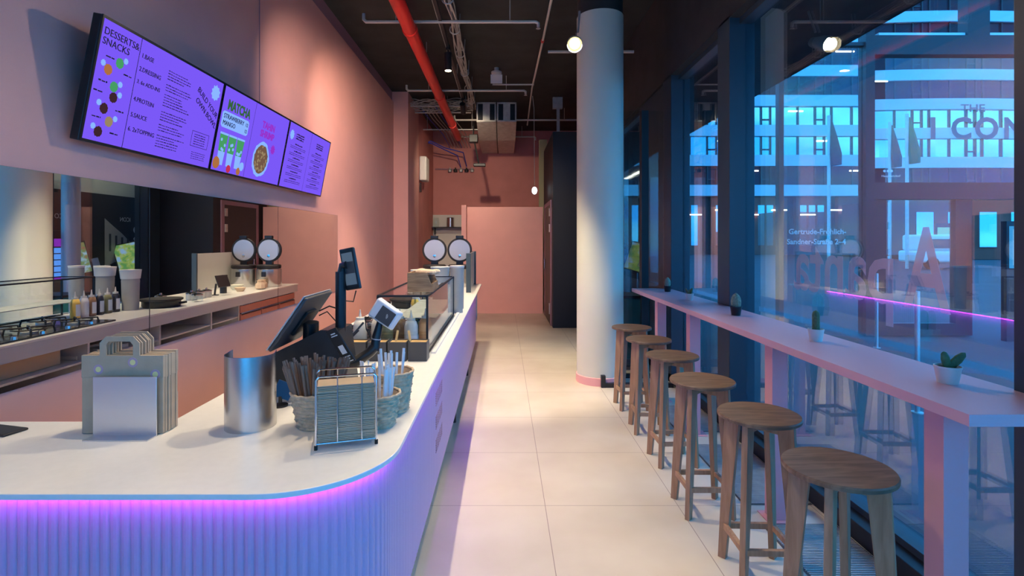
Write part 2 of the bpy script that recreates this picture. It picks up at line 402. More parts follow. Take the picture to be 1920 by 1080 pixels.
for i in range(n-1):
    fs.append((b0+2*i+2,b0+2*i,b0+2*i+1,b0+2*i+3)); fs.append((2*i,b0+2*i,b0+2*i+2,2*i+2))
G().add(vs,fs).build('front_panel','panel',cn,smooth=False)
# LED strip tucked under the worktop lip
lp=resample(offset_path(.009),.03); lq=resample(offset_path(.015),.03)
m_=min(len(lp),len(lq)); 
def ring(path,z): return [(p.x,p.y,z) for p in path]
def strip(path0,path1,z0,z1):
    a=resample(path0,.03); k=len(a); vs=[];fs=[]
    for i,p in enumerate(a):
        t=(a[min(k-1,i+1)]-a[max(0,i-1)]).normalized(); nr=Vector((t.y,-t.x))
        q=p-nr*.006
        vs+=[(p.x,p.y,z0),(q.x,q.y,z0),(q.x,q.y,z1),(p.x,p.y,z1)]
    for i in range(k-1):
        for j in range(4):
            j2=(j+1)%4; fs.append((4*i+j,4*i+j2,4*i+4+j2,4*i+4+j))
    return G().add(vs,fs)
ledp=[(WL+.01,FY+.016)]+arc(TX-R,FY+R,R-.016,-PI/2,0,40)+[(TX-.016,7.2)]
strip(ledp,None,CT-.021,CT-.0165).build('light_strip','led',cn,smooth=False,label='glowing purple light strip')
# vents in the side panel
for k in range(3):
    g=G(); y=2.95
    z=.42+k*.13
    for q in range(6):
        zz=z+q*.013
        for r_ in range(4):
            g.box(TX-.046,TX-.0375,y+r_*.08,y+r_*.08+.06,zz,zz+.005)
    g.build('vent_slots','mauve',cn,smooth=False)
# carcass on staff side
g=G().box(-1.15,-.40,2.05,8.1,.40,.42)
for y in (2.02,3.1,4.08,4.93,5.80,6.40,8.08): g.box(-1.20,-.42,y,y+.02,.42,.83)
g.box(-1.20,-.40,8.10,8.12,.40,CT-.016)
g.build('carcass','carcass',cn,smooth=False)
G().box(-.44,-.405,1.75,7.2,.42,.90).build('back_board','carcass',cn,smooth=False)
G().box(-1.222,-.45,2.0,8.18,.815,CT-.017).box(WL+.02,-1.2,1.93,1.965,.815,CT-.017).build('fascia','carcass',cn,smooth=False)
G().box(-1.19,-.43,2.04,6.40,.665,.68).build('shelf','carcass',cn,smooth=False)
for k in range(3):
    y=6.42+k*.56
    dr=G().box(-1.215,-1.19,y+.008,y+.55,.45,.70).build('drawer','drawer',cn,bevel=.004,smooth=False)
    G().box(-1.222,-1.215,y+.03,y+.52,.69,.70).build('drawer_grip','black',dr,smooth=False)
G().box(-1.213,-1.19,6.42,8.08,.72,.80).build('drawer_rail','drawer',cn,smooth=False)
G().box(-1.12,-.55,2.1,8.0,0,.40).box(-2.15,-1.0,1.5,1.9,0,.40).build('plinth','carcass',cn,smooth=False)
for y in (4.68,2.3,6.3): G().tube([(-.43,y,0),(-.43,y,.41)],.016,10).build('leg','black',cn)
# small things on the open shelf
for i,(y,z,l) in enumerate(((4.2,.68,'stack of white trays on open counter shelf, left'),(4.5,.68,'white tray on open counter shelf near the divider'))):
    t=thing('tray',l,'tray',(-1.0,y,z),.2*i,group='trays on the open shelf')
    G().box(-.12,.12,-.13,.13,.001,.012).build('base','white',t,local=True,bevel=.003)
    G().box(-.12,.12,-.13,-.12,.012,.03).box(-.12,.12,.12,.13,.012,.03).box(-.12,-.11,-.12,.12,.012,.03).box(.11,.12,-.12,.12,.012,.03).build('rim','white',t,local=True)
t=thing('power_socket','black double power socket under the counter fascia','power socket',(-1.0,5.0,.7))
G().box(-1.06,-.98,4.98,5.14,.70,.79).build('body','plastic',t,bevel=.004)
G().lathe([(.02,0),(.018,.006)],(0,0,0),16,T=frame((-1.066,5.02,.745),(0,-1,0),(0,0,1))).build('outlet','white',t)
G().lathe([(.02,0),(.018,.006)],(0,0,0),16,T=frame((-1.066,5.10,.745),(0,-1,0),(0,0,1))).build('outlet','white',t)
t=thing('cardboard_box','brown cardboard box on the open shelf under the counter','box',(-.9,3.6,.68))
G().box(-1.1,-.7,3.35,3.95,.681,.79).build('body','kraftl',t,bevel=.004); G().box(-1.1,-.7,3.35,3.64,.79,.794).build('flap','kraft',t)
# ------------------------------------------------------------------ menu screens
S0=Vector((-2.12,0,2.10)); S1=Vector((-2.0,0,2.73)); upv=(S1-S0).normalized(); SH=(S1-S0).length; SW=1.173
def screen(y,label):
    t=thing('menu_screen',label,'screen',(-2.14,y+SW/2,2.10),group='menu screens above the mirrors')
    T=frame((S0.x,y,S0.z),(0,1,0),upv)
    G().box(.003,SW-.003,0,SH,-.05,-.004,T=T).build('housing','plastic',t,bevel=.004,smooth=False)
    b=.014
    G().box(.003,SW-.003,0,b,-.004,.004,T=T).box(.003,SW-.003,SH-b,SH,-.004,.004,T=T).box(.003,b,b,SH-b,-.004,.004,T=T).box(SW-b,SW-.003,b,SH-b,-.004,.004,T=T).build('bezel','plastic',t,smooth=False)
    disp=G().box(b,SW-b,b,SH-b,-.003,.0005,T=T).build('display','scr',t,smooth=False)
    G().box(SW*.3,SW*.7,SH*.12,SH*.35,-.084,-.05,T=T).build('wall_bracket','black',t,smooth=False)
    return t,T,disp
def TT(T,x,y,rot=0,z=.0012): return T@Matrix.Translation((x,y,z))@Matrix.Rotation(rot,4,'Z')
def blob(g,x,y,r,T,sx=1,n=20,jag=0,z=.001):
    p=[]
    for k in range(n):
        a=2*PI*k/n; rr=r*(1+(jag if k%2 else -jag)+random.uniform(-.04,.04)); p.append((x+rr*sx*math.cos(a),y+rr*math.sin(a)))
    g.prism(p,z,z+.0006,T=T)
def scribble(g,x,y,w,T,h=.0055):
    # illegible small print: short dashes
    xx=x
    while xx<x+w:
        l=random.uniform(.012,.035); l=min(l,x+w-xx)
        if l<.004: break
        g.box(xx,xx+l,y,y+h*random.uniform(.6,1),.001,.0016,T=T); xx+=l+.005
# screen 1
t,T,dsp=screen(2.66,'left menu screen headed desserts and snacks, build your own bowl')
ink=G()
ink.text('DESSERTS&',.052,TT(T,.03,.555)).text('SNACKS',.052,TT(T,.03,.505))
ink.box(.295,.299,.014,SH-.014,.001,.0014,T=T)
for i,(s_,y) in enumerate((('1.BASE',.53),('2.DRESSING',.455),('3. 6x ADD-INS',.385),('4.PROTEIN',.285),('5.SAUCE',.195),('6. 2xTOPPING',.115))): ink.text(s_,.036 if i!=2 else .032,TT(T,.315,y))
ink.text('BUILD YOUR',.052,TT(T,.87,.50,-.45)).text('OWN BOWL',.052,TT(T,.87,.43,-.45))
for y0,k in ((.53,4),(.445,3),(.385,5),(.28,4),(.20,3),(.135,5)):
    for j in range(k): scribble(ink,.56,y0-j*.0165,random.uniform(.16,.28),T)
ink.box(.90,1.10,.235,.238,.001,.0015,T=T).box(.90,1.10,.135,.138,.001,.0015,T=T).box(.90,.903,.135,.238,.001,.0015,T=T).box(1.097,1.10,.135,.238,.001,.0015,T=T)
for j in range(5): scribble(ink,.93,.215-j*.016,.13,T)
for j in range(4): scribble(ink,.93,.095-j*.014,.16,T,.004)
rows=[(.43,'scrgreen',.17,.07),(.375,'scrorange',.10,.21),(.30,'scrgreen',.16,.05),(.245,'scrdbrown',.17,.03),(.175,'scrdbrown',.12,.2),(.115,'scryel',.17,.05),(.05,'scrdbrown',.11,.19)]
foods={}
for (y,mm,x,lx) in rows:
    g=G(); blob(g,x,y+.015,.028,T,jag=.05); g.build('food_picture',mm,dsp,smooth=False)
    scribble(ink,lx,y+.02,.06,T,.009)
ink.build('lettering','scrink',dsp,smooth=False)
for (y,mm,x,lx) in rows:
    g=G(); blob(g,x+(.04 if lx<.1 else -.04),y+.038,.016,T,jag=.12,z=.0018); g.build('price_badge','scrpale',dsp,smooth=False)
g=G(); blob(g,1.08,.54,.05,T,jag=.12); g.build('price_badge','scrpale',dsp,smooth=False)
ink=G()
# screen 2
t,T,dsp=screen(2.66+SW,'middle menu screen with matcha drinks and tahin shrimp bowl')
G().text('MATCHA',.10,TT(T,.09,.475),sx=.82,bold=.004).build('matcha_lettering','scrdkgreen',dsp,smooth=False)
G().text('TAHIN',.078,TT(T,.78,.46,0),'CENTER',bold=.003).text('SHRIMP',.078,TT(T,.78,.385,0),'CENTER',bold=.003).build('shrimp_lettering','scrmag',dsp,smooth=False)
g=G().prism([(.06,.335),(.42,.335),(.44,.35),(.44,.44),(.42,.455),(.06,.455),(.04,.44),(.04,.35)],.0008,.0012,T=T); g.build('label_box','scrpale',dsp,smooth=False)
G().text('STRAWBERRY',.048,TT(T,.06,.405,0,.002)).text('MANGO',.048,TT(T,.06,.355,0,.002)).text('12',.04,TT(T,.385,.405,0,.002)).text('12',.04,TT(T,.385,.355,0,.002)).box(.50,.503,.014,SH-.014,.001,.0014,T=T).build('lettering','scrink',dsp,smooth=False)
wh=G()
for k in range(3):
    x=.06+k*.125
    g=G(); g.prism([(x,.29),(x+.11,.29),(x+.10,.15),(x+.012,.15)],.0014,.002,T=T); g.build('drink_picture','scrgreen',dsp,smooth=False); wh=G(); wh.prism([(x+.01,.16),(x+.10,.16),(x+.093,.06),(x+.02,.06)],.0018,.0026,T=T)
    wh.prism([(x-.003,.285),(x+.113,.285),(x+.113,.30),(x-.003,.30)],.002,.0028,T=T)
    for q in range(4): blob(wh,x+.03+q*.018,.20+random.uniform(-.03,.05),.012,T,z=.0022)
    wh.build('cup_picture','scrpale',dsp,smooth=False)
for (x_,y_,r_,m_,n_) in ((.07,.07,.045,'scrorange','biscuit_picture'),(.40,.045,.03,'scrorange','biscuit_picture'),(.25,.045,.03,'scrred','berry_picture')):
    g=G(); blob(g,x_,y_,r_,T,z=.0028); g.build(n_,m_,dsp,smooth=False)
g=G(); blob(g,.44,.09,.035,T,z=.003); g.build('leaf_badge','scrpale',dsp,smooth=False)
g=G(); blob(g,.74,.195,.15,T,n=36); g.build('plate_picture','scrpale',dsp,smooth=False)
g=G(); blob(g,.74,.195,.122,T,n=36,z=.002); g.build('bowl_picture','scrbrown',dsp,smooth=False)
g=G(); 
for k in range(40):
    a=random.uniform(0,6.28); r=.11*math.sqrt(random.random()); blob(g,.74+r*math.cos(a),.195+r*math.sin(a),random.uniform(.006,.014),T,n=8,z=.0028)
g.build('topping_picture','scryel',dsp,smooth=False)
g=G(); blob(g,.93,.31,.04,T,jag=.2); g.build('badge','scrmag',dsp,smooth=False)
# screen 3
t,T,dsp=screen(2.66+2*SW,'right menu screen with two columns of small print')
ink=G().box(.585,.588,.014,SH-.014,.001,.0014,T=T)
for cx in (.30,.86):
    for k in range(3): scribble(ink,cx-.10,.54-k*.022,.20,T,.014)
    for b in range(6):
        y=.44-b*.067
        scribble(ink,cx-.09,y,.18,T,.012)
        for k in range(2): scribble(ink,cx-.19,y-.022-k*.016,.38,T)
ink.build('lettering','scrink',dsp,smooth=False)
g=G(); blob(g,.10,.52,.045,T,jag=.1); g.build('badge','scrpale',dsp,smooth=False)
# ------------------------------------------------------------------ things on the counter
Z=CT
# paper carrier bags in a steel stand
for i in range(6):
    y=1.845+i*.0135; dx=.001*i+random.uniform(-.002,.002)-(.038 if 1 else 0); w=.280; z0=Z+.002; hh=.268+random.uniform(-.004,.006)
    b=thing('paper_bag','flat kraft paper carrier bag with twisted-flat handle standing in the steel bag stand' if i else 'front kraft paper carrier bag with pale round dots, touching the steel bag stand','paper bag',(-1.28+dx,y,Z),group='paper bags in the steel stand' if i else None)
    x0=-1.417+dx; 
    G().box(x0,x0+w,y-.0055,y+.0055,z0,z0+hh).build('bag_body','kraft',b,bevel=.002)
    G().box(x0-.001,x0+w+.001,y-.0065,y+.0065,z0+hh-.075,z0+hh+.002).build('top_fold','kraft',b,bevel=.001)
    hx=x0+.062; g=G(); hz=z0+hh
    for (pp_) in ([(hx,hz),(hx+.022,hz),(hx+.022,hz+.038),(hx+.032,hz+.05),(hx+.105,hz+.05),(hx+.115,hz+.038),(hx+.115,hz),(hx+.137,hz),(hx+.137,hz+.045),(hx+.115,hz+.068),(hx+.022,hz+.068),(hx,hz+.045)],):
        T=frame((0,y-.004,0),(1,0,0),(0,0,1))
        L_=[pp_[0],pp_[1],pp_[2],pp_[11]]; A_=[pp_[11],pp_[2],pp_[3],pp_[10]]; B_=[pp_[10],pp_[3],pp_[4],pp_[9]]; C_=[pp_[9],pp_[4],pp_[5],pp_[8]]; D_=[pp_[8],pp_[5],pp_[6],pp_[7]]
        for q in (L_,A_,B_,C_,D_): g.prism(q,-.0025,.0025,T=T)
    g.build('handle','kraft',b,smooth=False)
    if i==0:
        for (dx_,dz_) in ((.060,.222),(.182,.246),(.262,.205)):
            g=G(); g.lathe([(.017,0),(.017,.0006)],(0,0,0),20,T=frame((x0+dx_*.97,y-.0066,z0+dz_),(1,0,0),(0,0,1))); g.build('ring_dot',M['ringdot'] if 'ringdot' in M else M.setdefault('ringdot',mat('lilac_printed_ring',(.48,.32,.40),.8)),b)
            g=G(); g.lathe([(.0095,0),(.0095,.0012)],(0,0,0),20,T=frame((x0+dx_*.97,y-.0066,z0+dz_),(1,0,0),(0,0,1))); g.build('yellow_dot',M['ydot'] if 'ydot' in M else M.setdefault('ydot',mat('yellow_printed_dot',(.80,.70,.30),.8)),b)
b=thing('bag_stand','L-shaped satin steel bag stand holding the kraft paper bags','stand',(-1.27,1.82,Z))
G().box(-1.400,-1.183,1.818,1.822,Z,Z+.203).build('front_plate','steelflat',b,bevel=.001)
G().hexa([(-1.40,1.772,Z+.0005),(-1.183,1.772,Z+.0005),(-1.183,1.82,Z+.0005),(-1.40,1.82,Z+.0005)],[(-1.40,1.772,Z+.004),(-1.183,1.772,Z+.004),(-1.183,1.82,Z+.004),(-1.40,1.82,Z+.004)]).build('foot_plate','steelflat',b)
G().box(-1.400,-1.183,1.935,1.938,Z,Z+.12).box(-1.400,-1.183,1.822,1.935,Z,Z+.0018).build('back_plate','steelflat',b)
# phone
p=thing('smartphone','black smartphone lying flat at the left end of the white countertop','phone',(-1.765,1.865,Z),-.25)
G().box(-.082,.082,-.04,.04,0,.009).build('body','plastic',p,local=True,bevel=.004,seg=3)
G().box(-.077,.077,-.036,.036,.009,.0094).build('screen','blackm',p,local=True)
# curved steel sheet cylinder
p=thing('steel_cylinder','open curved brushed steel cup holder standing left of the brown straws','cup holder',(-.912,1.925,Z))
g=G(); prof_n=56
vs=[];fs=[]
for k in range(prof_n+1):
    a=math.radians(160)+math.radians(220)*k/prof_n
    top=.262+.018*max(0,-math.cos((a-math.radians(270))*1.0)) 
    for r_ in (.086,.0835):
        vs+=[(r_*math.cos(a),r_*math.sin(a),.0),(r_*math.cos(a),r_*math.sin(a),top)]
for k in range(prof_n):
    a=4*k; b2=4*k+4
    fs+=[(a,b2,b2+1,a+1),(a+2,a+3,b2+3,b2+2),(a+1,b2+1,b2+3,a+3),(a,a+2,b2+2,b2)]
fs+=[(0,1,3,2),(4*prof_n,4*prof_n+2,4*prof_n+3,4*prof_n+1)]
g.add(vs,fs).build('curved_sheet','steel',p,local=True)
G().lathe([(.078,0),(.078,.004)],(0,0,0),32).build('base_plate','steel',p,local=True)
# baskets
def basket(label,loc,rb,rt,h,group=None):
    t=thing('woven_basket',label,'basket',loc,group=group)
    n=96; rows=10; prof=[]; vs=[];fs=[]
    for j in range(rows*4+1):
        z=h*j/(rows*4)
        for k in range(n):
            a=2*PI*k/n; row=j//4; w=abs(math.sin(PI*(j%4)/4)) if j%4 else 0
            r=rb+(rt-rb)*j/(rows*4)+.0075*w*(.5+.5*math.sin(11*a+ (row%2)*PI))
            vs.append((r*math.cos(a),r*math.sin(a),z))
    J=rows*4+1
    for j in range(J-1):
        for k in range(n):
            k2=(k+1)%n; fs.append((j*n+k,j*n+k2,(j+1)*n+k2,(j+1)*n+k))
    fs.append(tuple(range(n))[::-1])
    G().add(vs,fs).build('basket_wall','basket',t,local=True)
    G().lathe([(rt-.008,h-.002),(rb-.008,.01),(.001,.01)],(0,0,0),36,capb=False,capt=False).build('lining','basket',t,local=True)
    g=G()
    pts=[((rt+.001)*math.cos(2*PI*k/40),(rt+.001)*math.sin(2*PI*k/40),h+.002*math.sin(k*2.5)) for k in range(41)]
    g.tube(pts,.005,8).build('rim','basket',t,local=True)
    return t
def straws(n,base,rb,rt,length,m,label,group,r=.0052):
    proto=None
    me={}
    for i in range(n):
        a=random.uniform(0,2*PI); q=math.sqrt(random.random()) if i>n*.35 else 1.0
        lean=a+random.uniform(-.35,.35)
        p0=Vector((rb*q*math.cos(a),rb*q*math.sin(a),.012)); p1=Vector((rt*q*math.cos(lean),rt*q*math.sin(lean),0))
        L=length*random.uniform(.93,1.04); dz=math.sqrt(max(.001,L*L-(p1.xy-p0.xy).length_squared)); p1.z=dz
        g=G()
        d=(p1-p0).normalized()
        w=Vector(base)
        g.tube([w+p0,w+p1],r,8,caps=False).tube([w+p0,w+p1],r*.75,8,caps=False)
        # ring closing the wall at the top
        g.build('paper_straw',m,origin=w+p0,label=label,cat='straw',group=group)
basket('woven rush basket full of brown straws beside the steel cylinder',(-.675,1.93,Z),.064,.088,.125)
straws(88,(-.675,1.93,Z),.05,.112,.242,'straw','brown paper straw standing in the left woven basket','brown straws in the woven basket')
basket('woven rush basket of white straws right of the wire napkin rack',(-.452,1.935,Z),.055,.075,.115)
straws(16,(-.452,1.935,Z),.035,.055,.212,'straww','white paper straw in the woven basket behind the napkin rack','white straws in the front basket')
basket('taller woven rush basket behind the other white-straw basket',(-.440,2.10,Z),.062,.082,.155)
straws(12,(-.440,2.10,Z),.035,.05,.235,'straww','white paper straw in the rear woven basket','white straws in the rear basket')
t=thing('plastic_cup','clear plastic cup of wrapped straws behind the wire napkin rack','cup',(-.52,2.05,Z))
G().lathe([(.028,0),(.04,.13)],(0,0,0),24,capt=False).build('cup_wall','glass',t,local=True)
straws(8,(-.52,2.05,Z),.018,.03,.20,'straww','white wrapped straw in the clear cup','straws in the clear cup',.003)
# napkin rack
ang=math.atan2(.055,.178)
p=thing('napkin_rack','chrome wire napkin rack at the front edge of the countertop','rack',(-.523,1.775,Z),ang)
w2=.094; y0=-.05; y1=.052; h=.232
g=G()
for (y,hh) in ((y0,h),(y1,h)):
    pts=[(-w2,y,.012),(-w2,y,hh-.01),(-w2+.01,y,hh),(w2-.01,y,hh),(w2,y,hh-.01),(w2,y,.012)]
    g.tube(pts,.0032,8)
g.tube([(-w2,y0,.018),(w2,y0,.018)],.0028,8).tube([(-w2,y1,.018),(w2,y1,.018)],.0028,8)
for x in (-w2,w2): g.tube([(x,y0,.018),(x,y1,.018)],.0028,8).tube([(x,y0,h-.012),(x,y1,h-.012)],.0026,8)
g.build('outer_frame','chrome',p,local=True)
g=G()
for x in (-.028,.048):
    for y in (y0,y1): g.tube([(x,y,.018),(x,y,h)],.0022,8)
    g.tube([(x,y0,.018),(x,y1,.018)],.0022,8)
g.build('wire_bars','chrome',p,local=True)
for x in (-w2,w2):
    for y in (y0,y1): G().lathe([(.0055,0),(.0055,.014)],(x,y,0),12).build('foot','rubber',p,local=True)
nap=None
for i in range(34):
    z=Z+.021+i*.0053
    loc=(-.523,1.775,z)
    if nap is None:
        nap=thing('paper_napkin','folded brown paper napkin in the wire rack stack','napkin',loc,ang,group='napkins stacked in the wire rack')
        g=G()
        g.hexa([(-.09,-.044,0),(.09,-.044,0),(.09,.044,0),(-.09,.044,0)],[(-.09,-.044,.0044),(.09,-.044,.0044),(.09,.044,.0046),(-.09,.044,.0046)])
        g.build('folded_sheet','kraft',nap,local=True,bevel=.0012)
        cur=nap
    else:
        cur=dup(nap,(loc[0]+random.uniform(-.002,.002),loc[1]+random.uniform(-.002,.002),z),ang+random.uniform(-.012,.012))
# small card stand
p=thing('card_stand','small blue and black card stand behind the steel cylinder','stand',(-.90,2.15,Z))
G().lathe([(.030,0),(.030,.008),(.008,.014),(.007,.04)],(-.90,2.15,Z),24).build('base','plastic',p)
G().box(-.035,.035,-.004,.004,0,.065,T=frame((-.90,2.145,Z+.035),(.93,-.35,.1),(.1,.93,0.05)) if 0 else Matrix.Translation((-.90,2.15,Z+.033))@Matrix.Rotation(.35,4,'Y')@Matrix.Rotation(-.3,4,'X')).build('card_holder',mat('deep_blue_plastic',(.01,.08,.25),.3),p,bevel=.002)
# point of sale terminal
p=thing('till_monitor','tilted silver-edged touch monitor on a black arched till stand','till',(-.82,2.38,Z))
T=frame((-.981,2.20,1.145),(0,1,0),(.57,0,.82))
G().box(0,.34,0,.272,0,.006,T=T).build('screen_bezel','silver',p,bevel=.002)
G().box(.002,.338,.002,.270,.006,.020,T=T).build('rear_shell','plasticg',p,bevel=.006,seg=3)
G().box(.11,.23,.07,.19,.020,.034,T=T).build('rear_mount','plastic',p,bevel=.004)
G().box(.012,.328,.012,.26,-.0008,.0,T=T).build('screen_glass','tabscr',p)
prof=[(-1.005,1.105),(-.883,1.163),(-.78,1.216),(-.70,1.214),(-.665,.931),(-.72,.931),(-.74,1.0),(-.90,1.0),(-.925,.931),(-.965,.931),(-1.0,1.05)]
Tp=frame((0,2.42,0),(1,0,0),(0,0,1))
g=G()
quads=[[(-1.0,1.05),(-.90,1.0),(-.883,1.163),(-1.005,1.105)],[(-.965,.931),(-.925,.931),(-.90,1.0),(-1.0,1.05)],[(-.90,1.0),(-.74,1.0),(-.70,1.214),(-.78,1.216),(-.883,1.163)],[(-.72,.931),(-.665,.931),(-.70,1.214),(-.74,1.0)]]
for q in quads: g.prism(q,-.04,.15,T=Tp)
g.build('stand_housing','plastic',p,smooth=False)
G().tube([(-.86,2.38,1.14),(-.855,2.37,1.235)],.034,14).build('hinge','plastic',p)
T=frame((-.672,2.262,1.070),(.90,-.1,.36),(-.52,0,.86))
G().box(0,.05,0,.165,-.012,.0,T=T).build('card_panel','plastic',p,bevel=.003)
G().box(.015,.037,.045,.085,0,.001,T=T).build('card_icon','cardw',p,smooth=False)
g=G().box(.012,.042,.028,.033,0,.001,T=T).box(.012,.036,.018,.023,0,.001,T=T).box(.01,.044,.006,.01,0,.001,T=T).box(.015,.035,.14,.145,0,.001,T=T).box(.012,.04,.13,.134,0,.001,T=T); g.build('card_marks','cardw',p,smooth=False)
G().tube([(-.83,2.40,1.28),(-.79,2.42,1.30),(-.74,2.42,1.285),(-.715,2.40,1.24)],.0035,6).tube([(-.83,2.40,1.26),(-.80,2.42,1.275),(-.75,2.42,1.22),(-.79,2.44,1.12),(-.80,2.45,1.0)],.003,6).build('cable','rubber',p)
# pole with customer display and card reader
p=thing('display_pole','tall black pole carrying a customer display and card reader arm','pole',(-.72,2.36,Z))
G().tube([(-.72,2.36,Z),(-.72,2.36,1.46)],.023,20).build('pole','plastic',p)
G().lathe([(.05,0),(.05,.006),(.026,.03)],(-.72,2.36,Z),24).build('base_ring','plastic',p)
G().tube([(-.72,2.36,1.44),(-.712,2.36,1.485),(-.69,2.35,1.49)],.018,12).build('tilt_joint','plastic',p)
T=frame((-.697,2.36,1.375),(.86,-.45,.16),(-.19,0.05,.97))
ds=G().box(0,.082,0,.185,-.016,.0,T=T).build('display_body','plastic',p,bevel=.005,seg=3)
G().box(.010,.072,.022,.165,0,.0008,T=T).build('display_glass','tabscr',ds)
G().box(.010,.072,.072,.125,.0008,.0014,T=T).build('display_band','plasticg',ds)
G().tube([(-.70,2.37,1.40),(-.705,2.37,1.33),(-.67,2.38,1.325),(-.655,2.37,1.375)],.003,6).build('display_cable','rubber',p)
G().tube([(-.72,2.36,1.05),(-.66,2.38,1.055),(-.60,2.40,1.095),(-.583,2.41,1.115)],[.026,.026,.023,.023],16).tube([(-.583,2.41,1.10),(-.577,2.42,1.16),(-.56,2.43,1.235)],[.022,.02,.014],14).build('reader_arm','plastic',p)
G().tube([(-.579,2.42,1.150),(-.578,2.42,1.155)],.0225,16).build('arm_ring','silver',p)
T=frame((-.615,2.43,1.262),(.80,-.22,-.50),(.52,.25,.80))
T=frame((-.622,2.43,1.258),(.83,-.2,-.50),(.50,.1,.85))
rd_=G().hexa([(0,0,-.03),(.135,0,-.03),(.14,.095,-.03),(0,.10,-.03)],[(.008,.004,.018),(.128,.006,.018),(.132,.09,.026),(.01,.095,.026)],T=T).build('reader_body','cardw',p,bevel=.009,seg=3)
G().hexa([(.045,.012,.0195),(.122,.012,.0195),(.126,.078,.0245),(.05,.08,.0245)],[(.045,.012,.0215),(.122,.012,.0215),(.126,.078,.0265),(.05,.08,.0265)],T=T).build('reader_screen','plasticg',rd_)
g=G()
for r_ in (.006,.011):
    pts=[(.086+r_*math.cos(a),.046+r_*math.sin(a),.0255) for a in [x*PI/10-.5*PI/2 for x in range(0,8)]]
    g.tube(pts,.0009,5,T=T)
g.build('contactless_symbol','white',rd_)
G().tube([(-.615,2.44,1.25),(-.635,2.45,1.235),(-.63,2.45,1.19),(-.60,2.44,1.14)],.003,6).build('reader_cable','rubber',p)
# ladles / whisks beside the pole
for i,(x,y,l) in enumerate(((-.98,2.55,'black ladle lying behind the display pole, nearest of four'),(-1.0,2.70,'black ladle lying behind the display pole, second of four'),(-.96,2.85,'black ladle lying behind the display pole, third of four'),(-.94,2.98,'black ladle lying behind the display pole, farthest of four'))):
    t=thing('ladle',l,'ladle',(x,y,Z),.3*i,group='ladles behind the pole')
    G().tube([(0,0,.02),(.10,.0,.05+.02*i),(.19,.0,.14+.015*i)],.006,8).build('handle','plastic',t,local=True)
    G().lathe([(.004,0),(.024,.008),(.033,.026)],(0,0,0),18,capt=False).build('bowl','iron',t,local=True)
# cutlery boxes
bx=[(-.4755,2.995,'right end black cutlery box of the front row, holding wooden forks'),(-.588,2.995,'second black cutlery box from the right, holding wooden forks'),(-.70,2.995,'third black cutlery box from the right, partly behind the reader arm'),(-.812,2.995,'left end black cutlery box of the row, nearest the pole')]
proto=None
for i,(x,y,l) in enumerate(bx):
    t=thing('cutlery_box',l,'box',(x,y,Z),group='black cutlery boxes')
    g=G(); s=.0515; hh=.105
    g.box(-s,s,-s,-s+.005,.0,hh).box(-s,s,s-.005,s,0,hh).box(-s,-s+.005,-s+.005,s-.005,0,hh).box(s-.005,s,-s+.005,s-.005,0,hh).box(-s+.005,s-.005,-s+.005,s-.005,0,.004)
    g.build('box_wall','plasticg',t,local=True,bevel=.001,smooth=False)
    kk=0
    for (dx,dy,rx,ry) in [(-.02,-.01,.1,0),(.0,.0,.05,.1),(.02,.01,-.1,-.05),(-.03,.02,.0,.1),(.03,-.02,.08,-.1),(.01,.03,.0,0)]:
        pile=G().box(-.006,.006,-.0009,.0009,0,.094,T=Matrix.Translation((x+dx,y+dy,Z+.005))@Euler((rx*.3,ry*.3,random.uniform(-1,1))).to_matrix().to_4x4())
        pile.build('wooden_fork','pine',label='wooden fork lying low inside a black cutlery box',cat='fork',group='wooden forks inside the black boxes')
    if i in (0,1,3):
        G().box(-.0065,.0065,-.0012,.0012,0,.16,T=Matrix.Translation((x-.032,y-.01,Z+.006))@Euler((0,-.14 if i!=1 else .18,.2)).to_matrix().to_4x4()).build('wooden_fork','pine',label=['wooden fork sticking up from the right end cutlery box','wooden fork sticking up from the second cutlery box','','wooden fork sticking up from the left end cutlery box'][i],cat='fork')
    # flat layer of fork tips
    t2=G()
    for k in range(7): t2.box(x-.045,x+.045,y-.044+k*.013,y-.034+k*.013,Z+.094+.002*(k%3),Z+.098+.002*(k%3))
    t2.build('fork_bundle','pine',label=['bundle of wooden forks lying across the right end cutlery box','bundle of wooden forks lying across the second cutlery box','bundle of wooden forks lying across the third cutlery box','bundle of wooden forks lying across the left end cutlery box'][i],cat='forks',smooth=False)
# squeeze bottles
def bottle(label,loc,colm,capm,group,r=.034,h=.19,labelled=False):
    t=thing('squeeze_bottle',label,'bottle',loc,group=group)
    G().lathe([(r*.9,0),(r,.006),(r,h*.62),(r*.78,h*.76),(r*.5,h*.80)],(0,0,0),24).build('bottle_body',colm,t,local=True)
    G().lathe([(r*.62,h*.79),(r*.62,h*.86),(r*.25,h*.87),(r*.13,h*1.0),(r*.09,h*1.08)],(0,0,0),18).build('nozzle_cap',capm,t,local=True)
    if labelled:
        G().lathe([(r+.0006,h*.12),(r+.0006,h*.58)],(0,0,0),12,a0=PI*.85,a1=PI*1.25).build('label','cardw',t,local=True)
    return t
cream=mat('cream_sauce_bottle',(.62,.60,.54),.35); yel=mat('yellow_sauce_bottle',(.85,.55,.12),.35); darks=mat('dark_sauce_bottle',(.02,.02,.03),.3); brn=mat('brown_sauce_bottle',(.22,.12,.07),.35); lil=mat('pale_clear_bottle',(.55,.55,.60),.3); ora=mat('orange_sauce_bottle',(.55,.26,.12),.35); olive=mat('olive_sauce_bottle',(.16,.15,.08),.35); capc=mat('natural_bottle_cap',(.75,.68,.60),.4)
